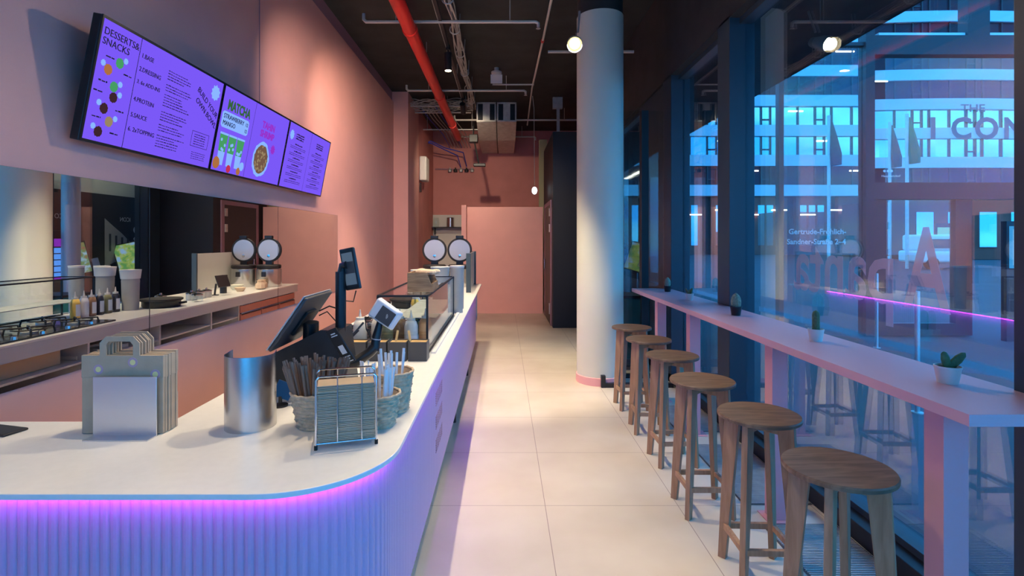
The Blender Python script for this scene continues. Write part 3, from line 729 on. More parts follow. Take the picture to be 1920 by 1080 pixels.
seq=[(-.90,3.35,cream,'white squeeze bottle just right of the display pole'),(-.80,3.4,cream,'second white squeeze bottle from the pole, under the card reader'),(-.725,3.3,olive,'pale olive squeeze bottle under the card reader'),(-.66,3.4,brn,'brown squeeze bottle behind the cutlery boxes'),(-.575,3.32,lil,'clear squeeze bottle behind the second cutlery box'),(-.50,3.42,ora,'orange squeeze bottle behind the right end cutlery box')]
for x,y,m_,l in seq: bottle(l,(x,y,Z),m_,capc,'bottles behind the cutlery boxes',.042,.215)
seq=[(4.52,yel,'yellow sauce bottle, left end of the mirrored bottle row'),(4.615,lil,'white sauce bottle, second of the row beside the hob'),(4.70,brn,'brown sauce bottle, third of the row beside the hob'),(4.79,darks,'dark sauce bottle, fourth of the row beside the hob'),(4.89,olive,'olive sauce bottle, fifth of the row beside the hob'),(4.99,darks,'dark sauce bottle at the end of the row nearest the griddle')]
for y,m_,l in seq: bottle(l,(-.75,y,Z),m_,capc,'sauce bottles in a row beside the hob',.036,.215,True)
# hob
p=thing('gas_hob','black gas hob with cast iron grates set in the staff side worktop','hob',(-.87,3.85,Z))
G().box(-1.17,-.60,3.1,4.42,Z,Z+.012).build('hob_plate',mat('glossy_black_hob',(.02,.02,.025),.12),p,bevel=.003)
for cx in (-1.02,-.76):
    for cy in (3.35,3.78,4.2):
        b_=G().lathe([(.05,0),(.05,.012),(.03,.018),(.001,.02)],(cx,cy,Z+.012),24,capt=False).build('burner','galv',p)
        g=G()
        for k in range(4):
            a=k*PI/2+PI/4; c_,s_=math.cos(a),math.sin(a)
            g.tube([(cx+.03*c_,cy+.03*s_,Z+.05),(cx+.13*c_,cy+.13*s_,Z+.05),(cx+.14*c_,cy+.14*s_,Z+.012)],.007,6)
        g.tube([(cx+.10*math.cos(k*PI/10),cy+.10*math.sin(k*PI/10),Z+.04) for k in range(21)],.005,6)
        g.build('grate','iron',p)
for k in range(5): G().lathe([(.018,0),(.016,.02)],(-1.15,3.3+k*.22,Z+.012),14).build('knob','chrome',p)
# griddle & pots
p=thing('crepe_griddle','round black crepe griddle on the staff side worktop','griddle',(-.95,5.35,Z))
G().lathe([(.16,0),(.17,.02),(.17,.06),(.19,.07),(.19,.085)],(-.95,5.35,Z),40).build('hot_plate','iron',p)
G().tube([(-1.13,5.35,Z+.04),(-1.20,5.35,Z+.05)],.012,8).build('handle','plastic',p)
for i,(x,y,l) in enumerate(((-.72,5.15,'lidded glass jar left of the crepe griddle'),(-.75,5.65,'lidded glass jar right of the crepe griddle'),(-1.05,5.80,'small lidded glass jar nearest the staff edge'),(-.90,5.95,'steel lidded jar beside the tray of jars, left'),(-.90,6.10,'steel lidded jar beside the tray of jars, middle'),(-.90,6.25,'steel lidded jar beside the tray of jars, right'))):
    t=thing('lidded_jar',l,'jar',(x,y,Z),group='jars on the staff side')
    G().lathe([(.05,0),(.056,.01),(.056,.07)],(0,0,0),24).build('jar_body','galv' if i>2 else 'glass',t,local=True)
    G().lathe([(.058,.07),(.058,.08),(.03,.092),(.012,.095),(.012,.11),(.001,.112)],(0,0,0),24,capt=False).build('lid','chrome',t,local=True)
# glass display case
p=thing('display_case','glass display case with thin black frame on the counter','display case',(-.6,3.95,Z))
X0,X1,YA,YB,ZA,ZB=-.735,-.446,3.12,4.75,Z,1.272
g=G(); e=.006
for x in (X0,X1):
    for y in (YA,YB): g.box(x-e,x+e,y-e,y+e,ZA,ZB)
    g.box(x-e,x+e,YA,YB,ZB-e,ZB+e)
for y in (YA,YB): g.box(X0,X1,y-e,y+e,ZB-e,ZB+e)
g.box(X1-e,X1+e,YA,YB,ZA,ZA+.008).box(X0-e,X0+e,YA,YB,ZA,ZA+.008)
g.build('frame','black',p,smooth=False)
G().box(X1-.002,X1+.002,YA,YB,ZA+.008,ZB-e).box(X0,X1,YA-.002,YA+.002,ZA+.11,ZB-e).box(X0,X1,YA,YB,ZB-.002,ZB+.002).build('glass_pane','glass',p,smooth=False)
G().box(X0+.01,X1-.01,3.6,4.7,ZA+.14,ZA+.146).build('wire_shelf','galv',p,smooth=False)
G().box(-.425,-.40,3.14,4.85,Z,Z+.012).build('base_rail','white',p,smooth=False)
# wooden crate on the case
p=thing('wooden_crate','small wooden crate with sloping front edge on the glass case','crate',(-.52,3.45,ZB+.006))
z0=ZB+.006
T=frame((0,3.30,z0),(1,0,0),(0,0,1))
G().prism([(-.595,0),(-.435,0),(-.438,.02),(-.475,.118),(-.595,.118)],-.012,0,T=T).build('side_board','board',p,smooth=False)
G().prism([(-.595,0),(-.435,0),(-.438,.02),(-.475,.118),(-.595,.118)],-.30,-.288,T=T).build('side_board','board',p,smooth=False)
G().box(-.595,-.583,3.312,3.588,z0,z0+.118).box(-.583,-.44,3.312,3.588,z0,z0+.01).box(-.583,-.475,3.312,3.588,z0+.10,z0+.106).build('back_board','board',p,smooth=False)
G().box(-.452,-.440,3.312,3.588,z0+.01,z0+.05).build('front_board','board',p,smooth=False)
g=G()
for k in range(7):
    g.ball((-.545+.018*k,3.42+random.uniform(-.05,.05),z0+.118),random.uniform(.025,.04),6,sz=.55)
g.build('crumpled_paper','kraftl',label='crumpled pale paper bundle on top of the wooden crate',cat='paper',smooth=False)
# cup stacks
def cupstack(x,y,n,h,r,label,bowl=False):
    t=thing('cup_stack',label,'cup stack',(x,y,Z),group='stacked cups and bowls behind the case')
    G().lathe([(r*.92,0),(r,h-.03),(r*1.02,h-.03),(r*1.02,h-.022),(r*1.0,h-.022),(r*1.0,h-.0)],(0,0,0),32).build('cups','cup',t,local=True)
    if bowl:
        G().lathe([(r*1.08,h),(r*1.2,h+.08),(r*1.24,h+.085)],(0,0,0),32).build('bowls','cuprim',t,local=True)
    else:
        G().lathe([(r*1.0,h),(r*1.06,h+.012),(r*1.06,h+.018)],(0,0,0),32).build('rims','cuprim',t,local=True)
cupstack(-.432,4.93,1,.415,.060,'tall grey cup stack nearest the counter edge behind the case')
cupstack(-.60,5.06,1,.33,.075,'grey cup stack topped by white bowls, middle',True)
cupstack(-.80,5.12,1,.30,.075,'grey cup stack topped by white bowls, leftmost',True)
cupstack(-.45,5.22,1,.40,.065,'tall grey cup stack second from the counter edge')
# sneeze guard
p=thing('counter_screen','pale upright counter screen with dark-edged posts at the far end','screen',(-.45,7.6,Z))
G().box(-.475,-.415,6.78,6.81,Z,1.43).box(-.475,-.415,8.05,8.08,Z,1.43).build('edge_post','navy',p,smooth=False)
G().box(-.452,-.440,6.81,8.05,Z+.02,1.425).build('screen_panel','frost',p,smooth=False)
# waffle makers
def waffle(x,y,label):
    t=thing('waffle_maker',label,'waffle maker',(x,y,Z),group='round waffle makers')
    G().lathe([(.165,0),(.17,.01),(.17,.25),(.16,.262)],(0,0,0),40).build('base_drum','steel',t,local=True)
    G().lathe([(.155,.262),(.165,.27),(.165,.305),(.15,.315)],(0,0,0),40).build('lower_plate','iron',t,local=True)
    G().box(-.05,.05,-.01,.05,.30,.40).build('hinge_block','plastic',t,local=True,bevel=.005)
    T=frame((0,.0,.525),(1,0,0),(0,0,1))
    ld=G().lathe([(.150,-.035),(.175,-.03),(.178,.0),(.172,.006)],(0,0,0),48,T=T).build('lid','iron',t,local=True)
    G().lathe([(.150,.006),(.148,.013),(.001,.016)],(0,0,0),48,T=T,capt=False).build('lid_disc','disc',t,local=True)
    G().lathe([(.022,.015),(.022,.02),(.010,.021)],(0,-.085,0),20,T=T).build('valve','chrome',t,local=True)
    G().box(-.055,.055,-.03,.03,.685,.735).build('lid_handle','plastic',t,local=True,bevel=.008)
    G().box(-.03,.03,-.185,-.165,.15,.22).build('control_panel','plastic',t,local=True,bevel=.003)
waffle(-.995,7.70,'left round waffle maker with its aluminium lid raised'); waffle(-.632,7.70,'right round waffle maker with its aluminium lid raised')
# staff items near the waffle makers (seen in the mirror)
p=thing('tablet','small black tablet on a stand facing the staff side','tablet',(-.9,6.45,Z))
T=frame((-.98,6.36,Z+.10),(-.2,.98,0),(.35,.07,.93)); G().box(0,.20,0,.15,-.012,0,T=T).build('tablet_body','plastic',p,bevel=.003); G().tube([(-.88,6.46,Z),(-.90,6.46,Z+.14)],.012,8).lathe([(.05,0),(.05,.008)],(-.88,6.46,Z),20).build('tablet_stand','plastic',p)
p=thing('coffee_grinder','tall black pump bottle beside the tablet','pump bottle',(-.85,6.72,Z)); G().lathe([(.04,0),(.04,.17),(.018,.19),(.015,.215)],(-.85,6.72,Z),20).build('bottle_body','plastic',p); G().box(-.90,-.835,6.71,6.73,Z+.215,Z+.23).build('pump','plastic',p)
p=thing('wooden_bowl','small pale wooden bowl near the waffle makers','bowl',(-.95,6.95,Z)); G().lathe([(.04,0),(.07,.05),(.065,.05),(.03,.008)],(-.95,6.95,Z),24,capt=False).build('bowl_wall','kraftl',p)
p=thing('ceramic_bowl','pale green bowl beside the wooden bowl','bowl',(-.80,7.15,Z)); G().lathe([(.05,0),(.09,.07),(.084,.07),(.03,.008)],(-.80,7.15,Z),24,capt=False).build('bowl_wall','mint',p)
for i,(x,y,l) in enumerate(((-1.08,7.25,'open kraft paper sack on worktop, nearest the staff edge'),(-1.02,7.42,'kraft paper sack in front of left waffle maker'))):
    g=G(); g.lathe([(.03,0),(.075,.02),(.07,.07),(.045,.10),(.055,.12)],(x,y,Z),9); g.build('paper_sack','kraftl',label=l,cat='paper sack',smooth=False)
# ------------------------------------------------------------------ bar
p=thing('bar_table','long narrow pale pink window bar table on four square legs','bar table',(1.67,3.9,0))
G().box(1.467,1.885,1.68,6.10,1.011,1.05).build('tabletop','bar',p,bevel=.0015)
for y in (1.85,3.03,4.37,5.29):
    x0=1.527; s=.088
    lg=G().box(x0,x0+s,y-.235*0,y+s,.006,1.011).build('leg','barleg',p,bevel=.002)
    G().box(x0-.03,x0+s+.05,y-.03,y+s+.03,0,.006).build('base_plate','barleg',lg,smooth=False)
    G().hexa([(x0-.03,y-.02,1.005),(x0+s,y-.02,1.005),(x0+s,y+s+.03,1.005),(x0-.03,y+s+.03,1.005)],[(x0-.03,y-.02,1.011),(x0+s,y-.02,1.011),(x0+s,y+s+.03,1.011),(x0-.03,y+s+.03,1.011)]).build('top_plate','white',lg,smooth=False)
def pot(loc,label,cm,rt=.039,rb=.029,h=.064):
    t=thing('potted_cactus',label,'potted cactus',loc,group='potted cacti on the bar')
    G().lathe([(rb,0),(rt,h-.008),(rt+.0015,h-.007),(rt+.0015,h),(rt-.002,h),(rt-.003,h-.008)],(0,0,0),32,capt=False).build('pot',cm,t,local=True)
    G().lathe([(.001,h-.0085),(rt-.003,h-.009)],(0,0,0),24,capb=False,capt=False).build('soil','soil',t,local=True)
    return t
def ribbed(r,h,n=12,z0=.05,squash=1):
    g=G(); vs=[];fs=[];K=n*4;J=16
    for j in range(J+1):
        u=j/J; z=z0+h*u
        rr=r*(math.sin(PI*min(1,.18+.82*u))**.5 if squash==1 else 1)*(1 if u<.75 else math.sqrt(max(0.0004,1-((u-.75)/.25)**2)))
        for k in range(K):
            a=2*PI*k/K; q=rr*(1-.09*(1-abs(math.cos(n*a/2)))); vs.append((q*math.cos(a),q*math.sin(a),z))
    for j in range(J):
        for k in range(K):
            k2=(k+1)%K; fs.append((j*K+k,j*K+k2,(j+1)*K+k2,(j+1)*K+k))
    fs.append(tuple(range(J*K,J*K+K))); return g.add(vs,fs)
t=pot((1.745,5.67,1.05),'farthest cactus, round and white-spined in a small black pot','plastic'); ribbed(.033,.105).build('stem','cactusw',t,local=True)
t=pot((1.70,4.87,1.05),'small branching cactus in a white pot, second from the far end','white',.036,.028,.062)
g=G()
for a,l,tilt in ((0,.055,.1),(1.3,.05,.6),(2.6,.06,.45),(4.0,.05,.7),(5.2,.07,.35)):
    T=Matrix.Translation((.008*math.cos(a),.008*math.sin(a),.05))@Matrix.Rotation(a,4,'Z')@Matrix.Rotation(tilt,4,'Y')
    g.tube([(0,0,0),(0,0,l*.5),(0,0,l*.9),(0,0,l)],[.007,.009,.007,.002],10,T=T)
g.build('stems','cactus',t,local=True)
t=pot((1.70,3.90,1.05),'oval white-spined cactus in a black pot, middle of the bar','plastic',.040,.031,.066); ribbed(.036,.115).build('stem','cactusw',t,local=True)
t=pot((1.705,2.91,1.05),'tall ribbed column cactus in a white pot','white',.039,.03,.066); ribbed(.019,.112,10,.055,0).build('stem','cactus',t,local=True)
t=pot((1.712,2.055,1.05),'nearest cactus with two splayed pads in a white pot','white',.043,.033,.066)
for (rot,l,rr) in ((-.25,.068,.016),(.85,.09,.017)):
    T=Matrix.Translation((.0,.0,.055))@Matrix.Rotation(rot,4,'Y')@Matrix.Scale(.6,4,(0,1,0))
    G().tube([(0,0,0),(0,0,l*.25),(0,0,l*.6),(0,0,l*.9),(0,0,l)],[rr*.5,rr,rr*1.05,rr*.7,rr*.15],14,T=T).build('pad','cactus',t,local=True)
# ------------------------------------------------------------------ stools
def stool():
    t=thing('bar_stool','x','stool',(0,0,0))
    G().lathe([(.001,.746),(.178,.746),(.186,.750),(.187,.762),(.183,.768),(.001,.768)],(0,0,0),64,capb=False,capt=False).build('seat','seat',t,local=True)
    for k in range(4):
        a=PI/4+k*PI/2
        T=Matrix.Rotation(a,4,'Z')
        th=.014
        G().hexa([(.158,-th,0),(.196,-th,0),(.196,th,0),(.158,th,0)],[(.085,-th,.746),(.160,-th,.746),(.160,th,.746),(.085,th,.746)],T=T).build('leg','leg',t,local=True,bevel=.002)
    for k in range(2):
        T=Matrix.Rotation(PI/4+k*PI/2,4,'Z')
        G().box(-.1,.1,-.012,.012,.69 if k else .70,.746,T=T).build('cross_brace','leg',t,local=True,bevel=.001)
    for k in range(4):
        T=Matrix.Rotation(k*PI/2,4,'Z'); z=.165; q=.118
        G().box(q-.010,q+.010,-q,q,z-.014,z+.014,T=T).build('stretcher','leg',t,local=True,bevel=.002)
    return t
st=stool()
labs=['nearest oak bar stool, in front of the near bar leg','second nearest oak bar stool','third nearest oak bar stool, before the wide window frame','fourth nearest oak bar stool, third from the far end','second farthest oak bar stool','farthest oak bar stool, closest to the round column']
pos=[(1.232,1.965,.06),(1.228,2.565,-.03),(1.185,3.18,.0),(1.225,3.87,.04),(1.225,4.50,-.05),(1.23,5.12,.02)]
for i,(x,y,r_) in enumerate(pos):
    if i==0: st.location=(x,y,0); st.rotation_euler=(0,0,r_); st['label']=labs[0]; st['group']='oak bar stools'
    else: dup(st,(x,y,0),r_,labs[i])
# ------------------------------------------------------------------ ceiling services
def hang(g,x,y,z): g.tube([(x,y,z),(x,y,H)],.006,6)
t=thing('sprinkler_main','thick red pipe running the length of the black ceiling','pipe',(-1.155,8,4.2))
G().tube([(-1.155,3.5,4.2),(-1.155,13.6,4.2)],.083,28).build('pipe','red',t)
for y in (6.6,9.64,12.0): G().tube([(-1.155,y-.035,4.2),(-1.155,y+.035,4.2)],.095,24).build('coupling','red',t)
g=G()
for y in (5,8,11): hang(g,-1.155,y,4.28)
g.build('hanger','galv',t)
def branch(y,z,x0,x1,label,ends=(1,1)):
    t=thing('sprinkler_branch',label,'pipe',((x0+x1)/2,y,z),group='white cross pipes under the ceiling')
    pts=[(x0,y,z),(x1,y,z)]
    if ends[0]: pts=[(x0,y,z+.10),(x0,y,z+.03),(x0+.03,y,z)]+pts[1:]
    if ends[1]: pts=pts[:-1]+[(x1-.03,y,z),(x1,y,z-.02),(x1,y,z-.06)]
    G().tube(pts,.021,12).build('pipe','pipew',t)
    g=G(); hang(g,x0+.4,y,z); hang(g,x1-.35,y,z); g.build('hanger','pipew',t)
    if ends[1]: G().lathe([(.03,-.085),(.012,-.07),(.02,-.04)],(x1,y,z),12).build('sprinkler_head','galv',t)
branch(6.6,4.30,-1.73,.43,'nearest white cross pipe with sprinkler head under the red pipe')
branch(9.64,4.30,-1.75,.40,'second white cross pipe under the red pipe')
branch(12.0,4.30,-1.1,1.72,'third white cross pipe passing below the air vents',(1,0))
branch(13.9,4.29,-1.2,.83,'farthest white cross pipe near the back wall',(0,1))
branch(7.65,4.30,.64,1.87,'short white cross pipe passing behind the round column',(0,0))
t=thing('conduit','thin bent conduit running along the ceiling towards the back','conduit',(.5,9,4.4))
G().tube([(.56,5.6,4.40),(.555,7.4,4.41),(.53,9.9,4.42),(.58,13.0,4.40)],.016,8).tube([(.55,9.64,4.41),(-.2,9.64,4.41)],.014,8).build('tube','pipew',t)
G().tube([(.553,7.5,4.41),(.553,7.56,4.41)],.024,8).build('joint','red',t)
# cable bundle
t=thing('cable_bundle','bundle of grey cables tied along the ceiling above the track','cables',(-.64,8,4.35))
for k in range(9):
    ph=random.uniform(0,6.28); pts=[]
    for j in range(34):
        y=4.6+j*.2; pts.append((-.64+.035*math.sin(ph+y*2.1)+.03*math.cos(k),y,4.36+.03*math.cos(ph*2+y*1.7)+.02*math.sin(k)))
    G().tube(pts,.0085,6).build('cable','cable',t)
g=G()
for y in (5.2,6.1,7.0,7.9,8.8,9.7,10.6):
    g=G(); g.tube([(-.64+.065*math.cos(a*PI/6),y,4.36+.06*math.sin(a*PI/6)) for a in range(13)],.009,6)
    g.tube([(-.58,y,4.36),(-.57,y,H)],.006,5); g.build('cable_tie','galv',t)
t=thing('cable_tangle','loose tangle of grey cables on a tray near the back left ceiling','cables',(-1.4,11.5,4.3))
for k in range(16):
    pts=[]; y=10.9+random.uniform(0,.6); z=4.40+random.uniform(-.04,.1)
    for j in range(14):
        pts.append((-1.95+j*.10,y+.06*math.sin(j*.9+k),z+.05*math.sin(j*.7+k*2)))
    G().tube(pts,.010,5).build('cable','cable',t)
for k in range(8):
    x=-1.75+k*.08
    G().tube([(x,11.1,4.40),(x+.1,12.0,4.30),(x+.25,13.2,4.22+.03*math.sin(k)),(x+.3,14.45,4.1)],.010,5).build('cable','cable' if k%4 else 'cableb',t)
G().box(-1.95,-.7,10.95,11.0,4.34,4.36).box(-1.95,-.7,11.5,11.55,4.34,4.36).box(-1.9,-.6,12.6,12.64,4.2,4.22).build('tray_bar','galv',t)
for x in (-1.8,-.75): G().tube([(x,12.62,4.2),(x,12.62,H)],.008,6).build('tray_rod','galv',t)
t=thing('blue_cable','pair of blue cables bending down the back wall','cables',(-1.7,13.8,4.0))
G().tube([(-1.86,13.2,4.02),(-1.8,13.2,4.05),(-1.5,13.6,3.95),(-1.05,13.9,3.88),(-1.0,14.49,3.6)],.014,6).tube([(-1.86,13.2,4.0),(-1.8,13.2,4.0),(-1.5,13.6,3.90),(-1.2,13.9,3.80),(-1.15,14.49,3.55)],.014,6).build('cable','cableb',t)
# wall pipe valves
t=thing('valve_manifold','row of small dark valves on a pipe on the back wall','valves',(-1.3,14.4,3.5))
G().tube([(-1.85,14.47,3.52),(-.8,14.47,3.52)],.016,8).build('pipe','mauve',t)
for k in range(5): G().lathe([(.05,-.06),(.055,0),(.02,.03),(.02,.06)],(-1.45+k*.15,14.44,3.50),12).build('valve','iron' if k%2 else 'galv',t)
# track and spots
t=thing('lighting_track','black ceiling track carrying the cylinder spotlights','light track',(-.78,6,4.32))
G().box(-.80,-.76,.3,11.2,4.30,4.335).build('rail','black',t,smooth=False)
G().box(-.812,-.805,.3,11.2,4.305,4.33).build('rail_edge','galv',t,smooth=False)
g=G()
for y in (1.0,3.5,6.0,9.0,11.0): hang(g,-.78,y,4.33)
g.build('hanger','galv',t)
def add_light(name,kind,loc,target=None,energy=100,color=(1,1,1),size=.1,angle=60,blend=.3,parent=None):
    L=bpy.data.lights.new(name,kind); L.energy=energy; L.color=color
    o=bpy.data.objects.new(name,L); COL.objects.link(o); o.location=loc
    if kind=='SPOT': L.spot_size=math.radians(angle); L.spot_blend=blend; L.shadow_soft_size=size
    if kind=='POINT': L.shadow_soft_size=size
    if kind=='AREA': L.size=size
    if target is not None:
        d=Vector(target)-Vector(loc); o.rotation_euler=d.to_track_quat('-Z','Y').to_euler()
    if parent is not None:
        o.matrix_basis=WM(parent).inverted()@(Matrix.Translation(loc)@o.rotation_euler.to_matrix().to_4x4())
        o.parent=parent
    return o
WARM=(1,.80,.56)
def spotlight(base,target,label,energy,angle=70,col=WARM,size=.05,blend=.5,grp='cylinder spotlights on the track'):
    b=Vector(base); d=(Vector(target)-b).normalized()
    t=thing('spotlight',label,'spotlight',tuple(b),group=grp)
    c=b-Vector((0,0,.16))
    G().tube([b,c],.012,8).build('stem','black',t)
    G().tube([b+Vector((0,0,-.03)),b+Vector((0,0,.04))],.03,10).build('adapter','black',t)
    G().tube([c-d*.09,c+d*.16],.05,24).build('lamp_body','black',t)
    G().tube([c+d*.155,c+d*.163],.044,24).build('lens','lamp',t)
    add_light('lamp_light','SPOT',tuple(c+d*.19),tuple(c+d*3),energy,col,size,angle,blend,parent=t)
    return t
spotlight((-.78,7.5,4.30),(-.72,7.45,1.0),'cylinder spotlight hanging from the track beside the red pipe',260,80)
spotlight((-.78,10.2,4.30),(-.7,14.4,2.0),'tilted cylinder spotlight on the far end of the track',150,95,blend=1)
spotlight((-.60,5.0,4.30),(-.40,5.4,.5),'cylinder spotlight on track above the display case',290,72,size=.02)
spotlight((-.60,3.7,4.30),(-.40,3.7,.5),'cylinder spotlight on track above the cutlery boxes',250,72,size=.02)
spotlight((-.60,2.2,4.30),(-.35,2.3,.5),'cylinder spotlight on the track above the straws',125,72,size=.02)
spotlight((-.78,.8,4.30),(-1.3,1.6,.9),'cylinder spotlight on the track above the paper bags',55,85)
spotlight((-.70,4.0,4.30),(-2.2,6.9,2.3),'added out-of-view cylinder spotlight aimed at the pink wall above the mirrors',210,75,(1,.74,.58),blend=1)  # unseen lamp added to wash the wall above the mirrors
spotlight((-.78,5.1,4.30),(-2.2,8.6,2.0),'added out-of-view cylinder spotlight aimed at the far end of the pink wall',330,80,(1,.72,.55),blend=1)  # second unseen wall washer, added to brighten the far pink wall
spotlight((.45,3.3,4.45),(-.50,2.2,.5),'cylinder spotlight above the aisle close to the entrance',170,50,size=.02,grp='cylinder spotlights above the aisle')
spotlight((-.15,5.0,4.45),(-.05,6.4,0),'added out-of-view cylinder spotlight above the middle of the aisle',400,52,grp='cylinder spotlights above the aisle')  # extra lamp kept above the view, added to warm the aisle floor
spotlight((.1,4.8,4.45),(.0,11.6,1.0),'added out-of-view cylinder spotlight above the aisle turned towards the pink partition',400,40,(1,.75,.58),grp='cylinder spotlights above the aisle',blend=1)  # added out of view to brighten the partition at the back
# bright flood lamp at the column
t=thing('floodlight','glaring warm floodlight mounted beside the top of the round column','floodlight',(.74,5.5,3.75))
dd=(Vector((0,.0,1.0))-Vector((.735,5.5,3.6))).normalized()
G().tube([(.80,5.6,4.0),(.77,5.52,3.75)],.012,8).build('bracket','galv',t)
G().tube([Vector((.735,5.5,3.63))-dd*.12,Vector((.735,5.5,3.63))+dd*.04],[.05,.075],20).build('lamp_body','white',t)
G().tube([Vector((.735,5.5,3.63))+dd*.04,Vector((.735,5.5,3.63))+dd*.05],.055,20).build('lens','flood',t)
_h=Vector((.735,5.5,3.63)); _g=G(); _g.tube([_h+dd*.03,_h+dd*.16],.078,24,caps=False).tube([_h+dd*.03,_h+dd*.16],.074,24,caps=False); _g.build('added_hood','white',t)  # added to keep the glowing lens out of the window reflection
add_light('lamp_light','SPOT',tuple(Vector((.735,5.5,3.63))+dd*.09),tuple(Vector((.735,5.5,3.63))+dd*3),160,WARM,.06,110,.6,parent=t)
# small ceiling devices
t=thing('smoke_detector','white smoke detector box on the ceiling between pipes','smoke detector',(-.12,9.2,4.5))
G().lathe([(.05,-.14),(.09,-.10),(.09,-.07),(.04,-.05),(.04,.0)],(-.12,9.2,4.57),20).build('sensor','pipew',t)
G().box(-.22,-.02,9.12,9.14,4.28,4.43).build('label_plate','white',t,smooth=False)
def vent(x,label):
    t=thing('air_vent',label,'air vent',(x,11.5,4.4),group='air vents before the back wall')
    w=.21
    G().box(x-w,x+w,11.5,11.53,4.57,4.55).box(x-w,x-w+.03,11.48,11.53,4.18,4.56).box(x+w-.03,x+w,11.48,11.53,4.18,4.56).box(x-w,x+w,11.48,11.53,4.15,4.18).box(x-w,x+w,11.48,11.53,4.54,4.565).build('frame','galv',t,smooth=False)
    G().box(x-.075,x+.075,11.485,11.52,4.18,4.54).build('centre_plate','galv',t,smooth=False)
    G().box(x-w+.03,x+w-.03,11.53,11.56,4.18,4.54).build('opening','black',t,smooth=False)
    G().hexa([(x-w,11.56,4.15),(x+w,11.56,4.15),(x+w,12.6,3.95),(x-w,12.6,3.95)],[(x-w,11.56,4.55),(x+w,11.56,4.55),(x+w,12.6,4.5),(x-w,12.6,4.5)]).box(x-w,x+w,12.6,14.5,3.95,4.4).build('duct','galv',t,smooth=False)
vent(-.37,'left dark air vent with galvanised duct before the back wall'); vent(.07,'right dark air vent with galvanised duct before the back wall')
t=thing('junction_box','grey junction box with vertical conduit on ceiling left of the column','junction box',(1.1,11,4.4))
G().box(1.02,1.22,11.0,11.1,4.32,4.55).build('box','galv',t,smooth=False); G().box(1.10,1.16,11.0,11.05,3.58,4.32).build('conduit_leg','galv',t,smooth=False)
t=thing('hanging_bulb','small white bulb hanging on a cord near the back','bulb',(.64,11.0,2.7))
G().tube([(.64,11.0,2.72),(.63,11.0,4.3),(.60,11.0,H)],.007,6).build('cord','pipew',t); G().ball((.64,11.0,2.62),.055,10,sz=1.4).build('bulb',emis('pale_bulb_glow',(.7,.9,1),4),t)
t=thing('heat_lamp','black angled lamp arm hanging before the back wall','lamp',(-.65,12.5,4.1))
G().box(-.80,-.60,12.4,12.6,3.88,4.06).build('motor_box','black',t,bevel=.01); G().tube([(-.68,12.5,3.9),(-.58,12.5,3.40)],.018,8).tube([(-.70,12.5,4.05),(-.70,12.5,H)],.015,8).build('arm','iron',t); G().box(-.70,-.42,12.44,12.56,3.32,3.39).build('lamp_head','black',t,bevel=.01)
t=thing('wall_heater','white rounded heater unit on the kitchen side wall','heater',(-1.85,12.3,3.2))
G().box(-1.905,-1.74,12.05,12.5,2.95,3.5).build('body','white',t,bevel=.03,seg=3); G().box(-1.905,-1.88,12.1,12.3,2.7,2.9).build('switch','plastic',t)
# kitchen corner behind waffle makers
t=thing('kitchen_shelf','thin steel shelf on pale tiles behind the waffle makers','shelf',(-1.5,14.3,1.85))
G().box(-1.95,-1.05,14.15,14.44,1.93,1.95).build('board','iron',t); G().box(-1.85,-1.83,14.2,14.44,1.75,1.93).build('bracket','iron',t)
t=thing('steel_pot','tall dark steel pot on the kitchen shelf','pot',(-1.42,14.28,1.95)); G().lathe([(.10,0),(.10,.24),(.105,.245)],(-1.42,14.28,1.95),24).build('pot_wall','steel',t); G().lathe([(.11,0),(.02,.012)],(-1.42,14.28,2.195),20).build('lid','iron',t)
t=thing('glass_jug','clear glass jug at the left of the kitchen shelf','jug',(-1.80,14.28,1.95)); G().lathe([(.07,0),(.09,.1),(.07,.25)],(-1.80,14.28,1.95),20,capt=False).build('jug_wall','glass',t)
t=thing('kitchen_tap','tall chrome spring tap behind the right waffle maker','tap',(-1.05,14.2,1.4)); G().tube([(-1.05,14.2,.95),(-1.05,14.2,2.15),(-1.02,14.15,2.24),(-.97,14.1,2.22),(-.93,14.1,1.6)],.016,10).build('spout','chrome',t); 
struct(G().box(-1.9,-.75,13.8,14.44,0,.9),'trim_12','carcass',smooth=False)
G().box(-1.92,-.73,13.78,14.44,.9,.94).build('kitchen_worktop','steelflat',label='steel worktop below the pale tiled wall at the back',cat='worktop',smooth=False)
# ------------------------------------------------------------------ outside
struct(G().box(2.12,120,-40,140,-.16,-.02),'ground','road',smooth=False)
struct(G().box(2.14,3.6,-4,16,3.65,4.0),'canopy','ceil',smooth=False)
vinyl=mat('faint_grey_vinyl_writing',(.85,.62,.68),.6)
_nt=vinyl.node_tree; _t=_nt.nodes.new('ShaderNodeBsdfTransparent'); _x=_nt.nodes.new('ShaderNodeMixShader'); _x.inputs[0].default_value=.6
_nt.links.new(_t.outputs[0],_x.inputs[1]); _nt.links.new(_nt.nodes['Principled BSDF'].outputs[0],_x.inputs[2]); _nt.links.new(_x.outputs[0],_nt.nodes['Material Output'].inputs[0])
# lettering on the window (reads from the street)
T=frame((2.022,2.42,1.27),(0,1,0),(0,0,1))
G().text('A',.56,T,sx=.72,bold=.008).text('panta',.50,TT(T,.33,0),sx=.88,bold=.008).build('window_lettering',vinyl,label='large handwritten grey lettering on the big window',cat='lettering',smooth=False)
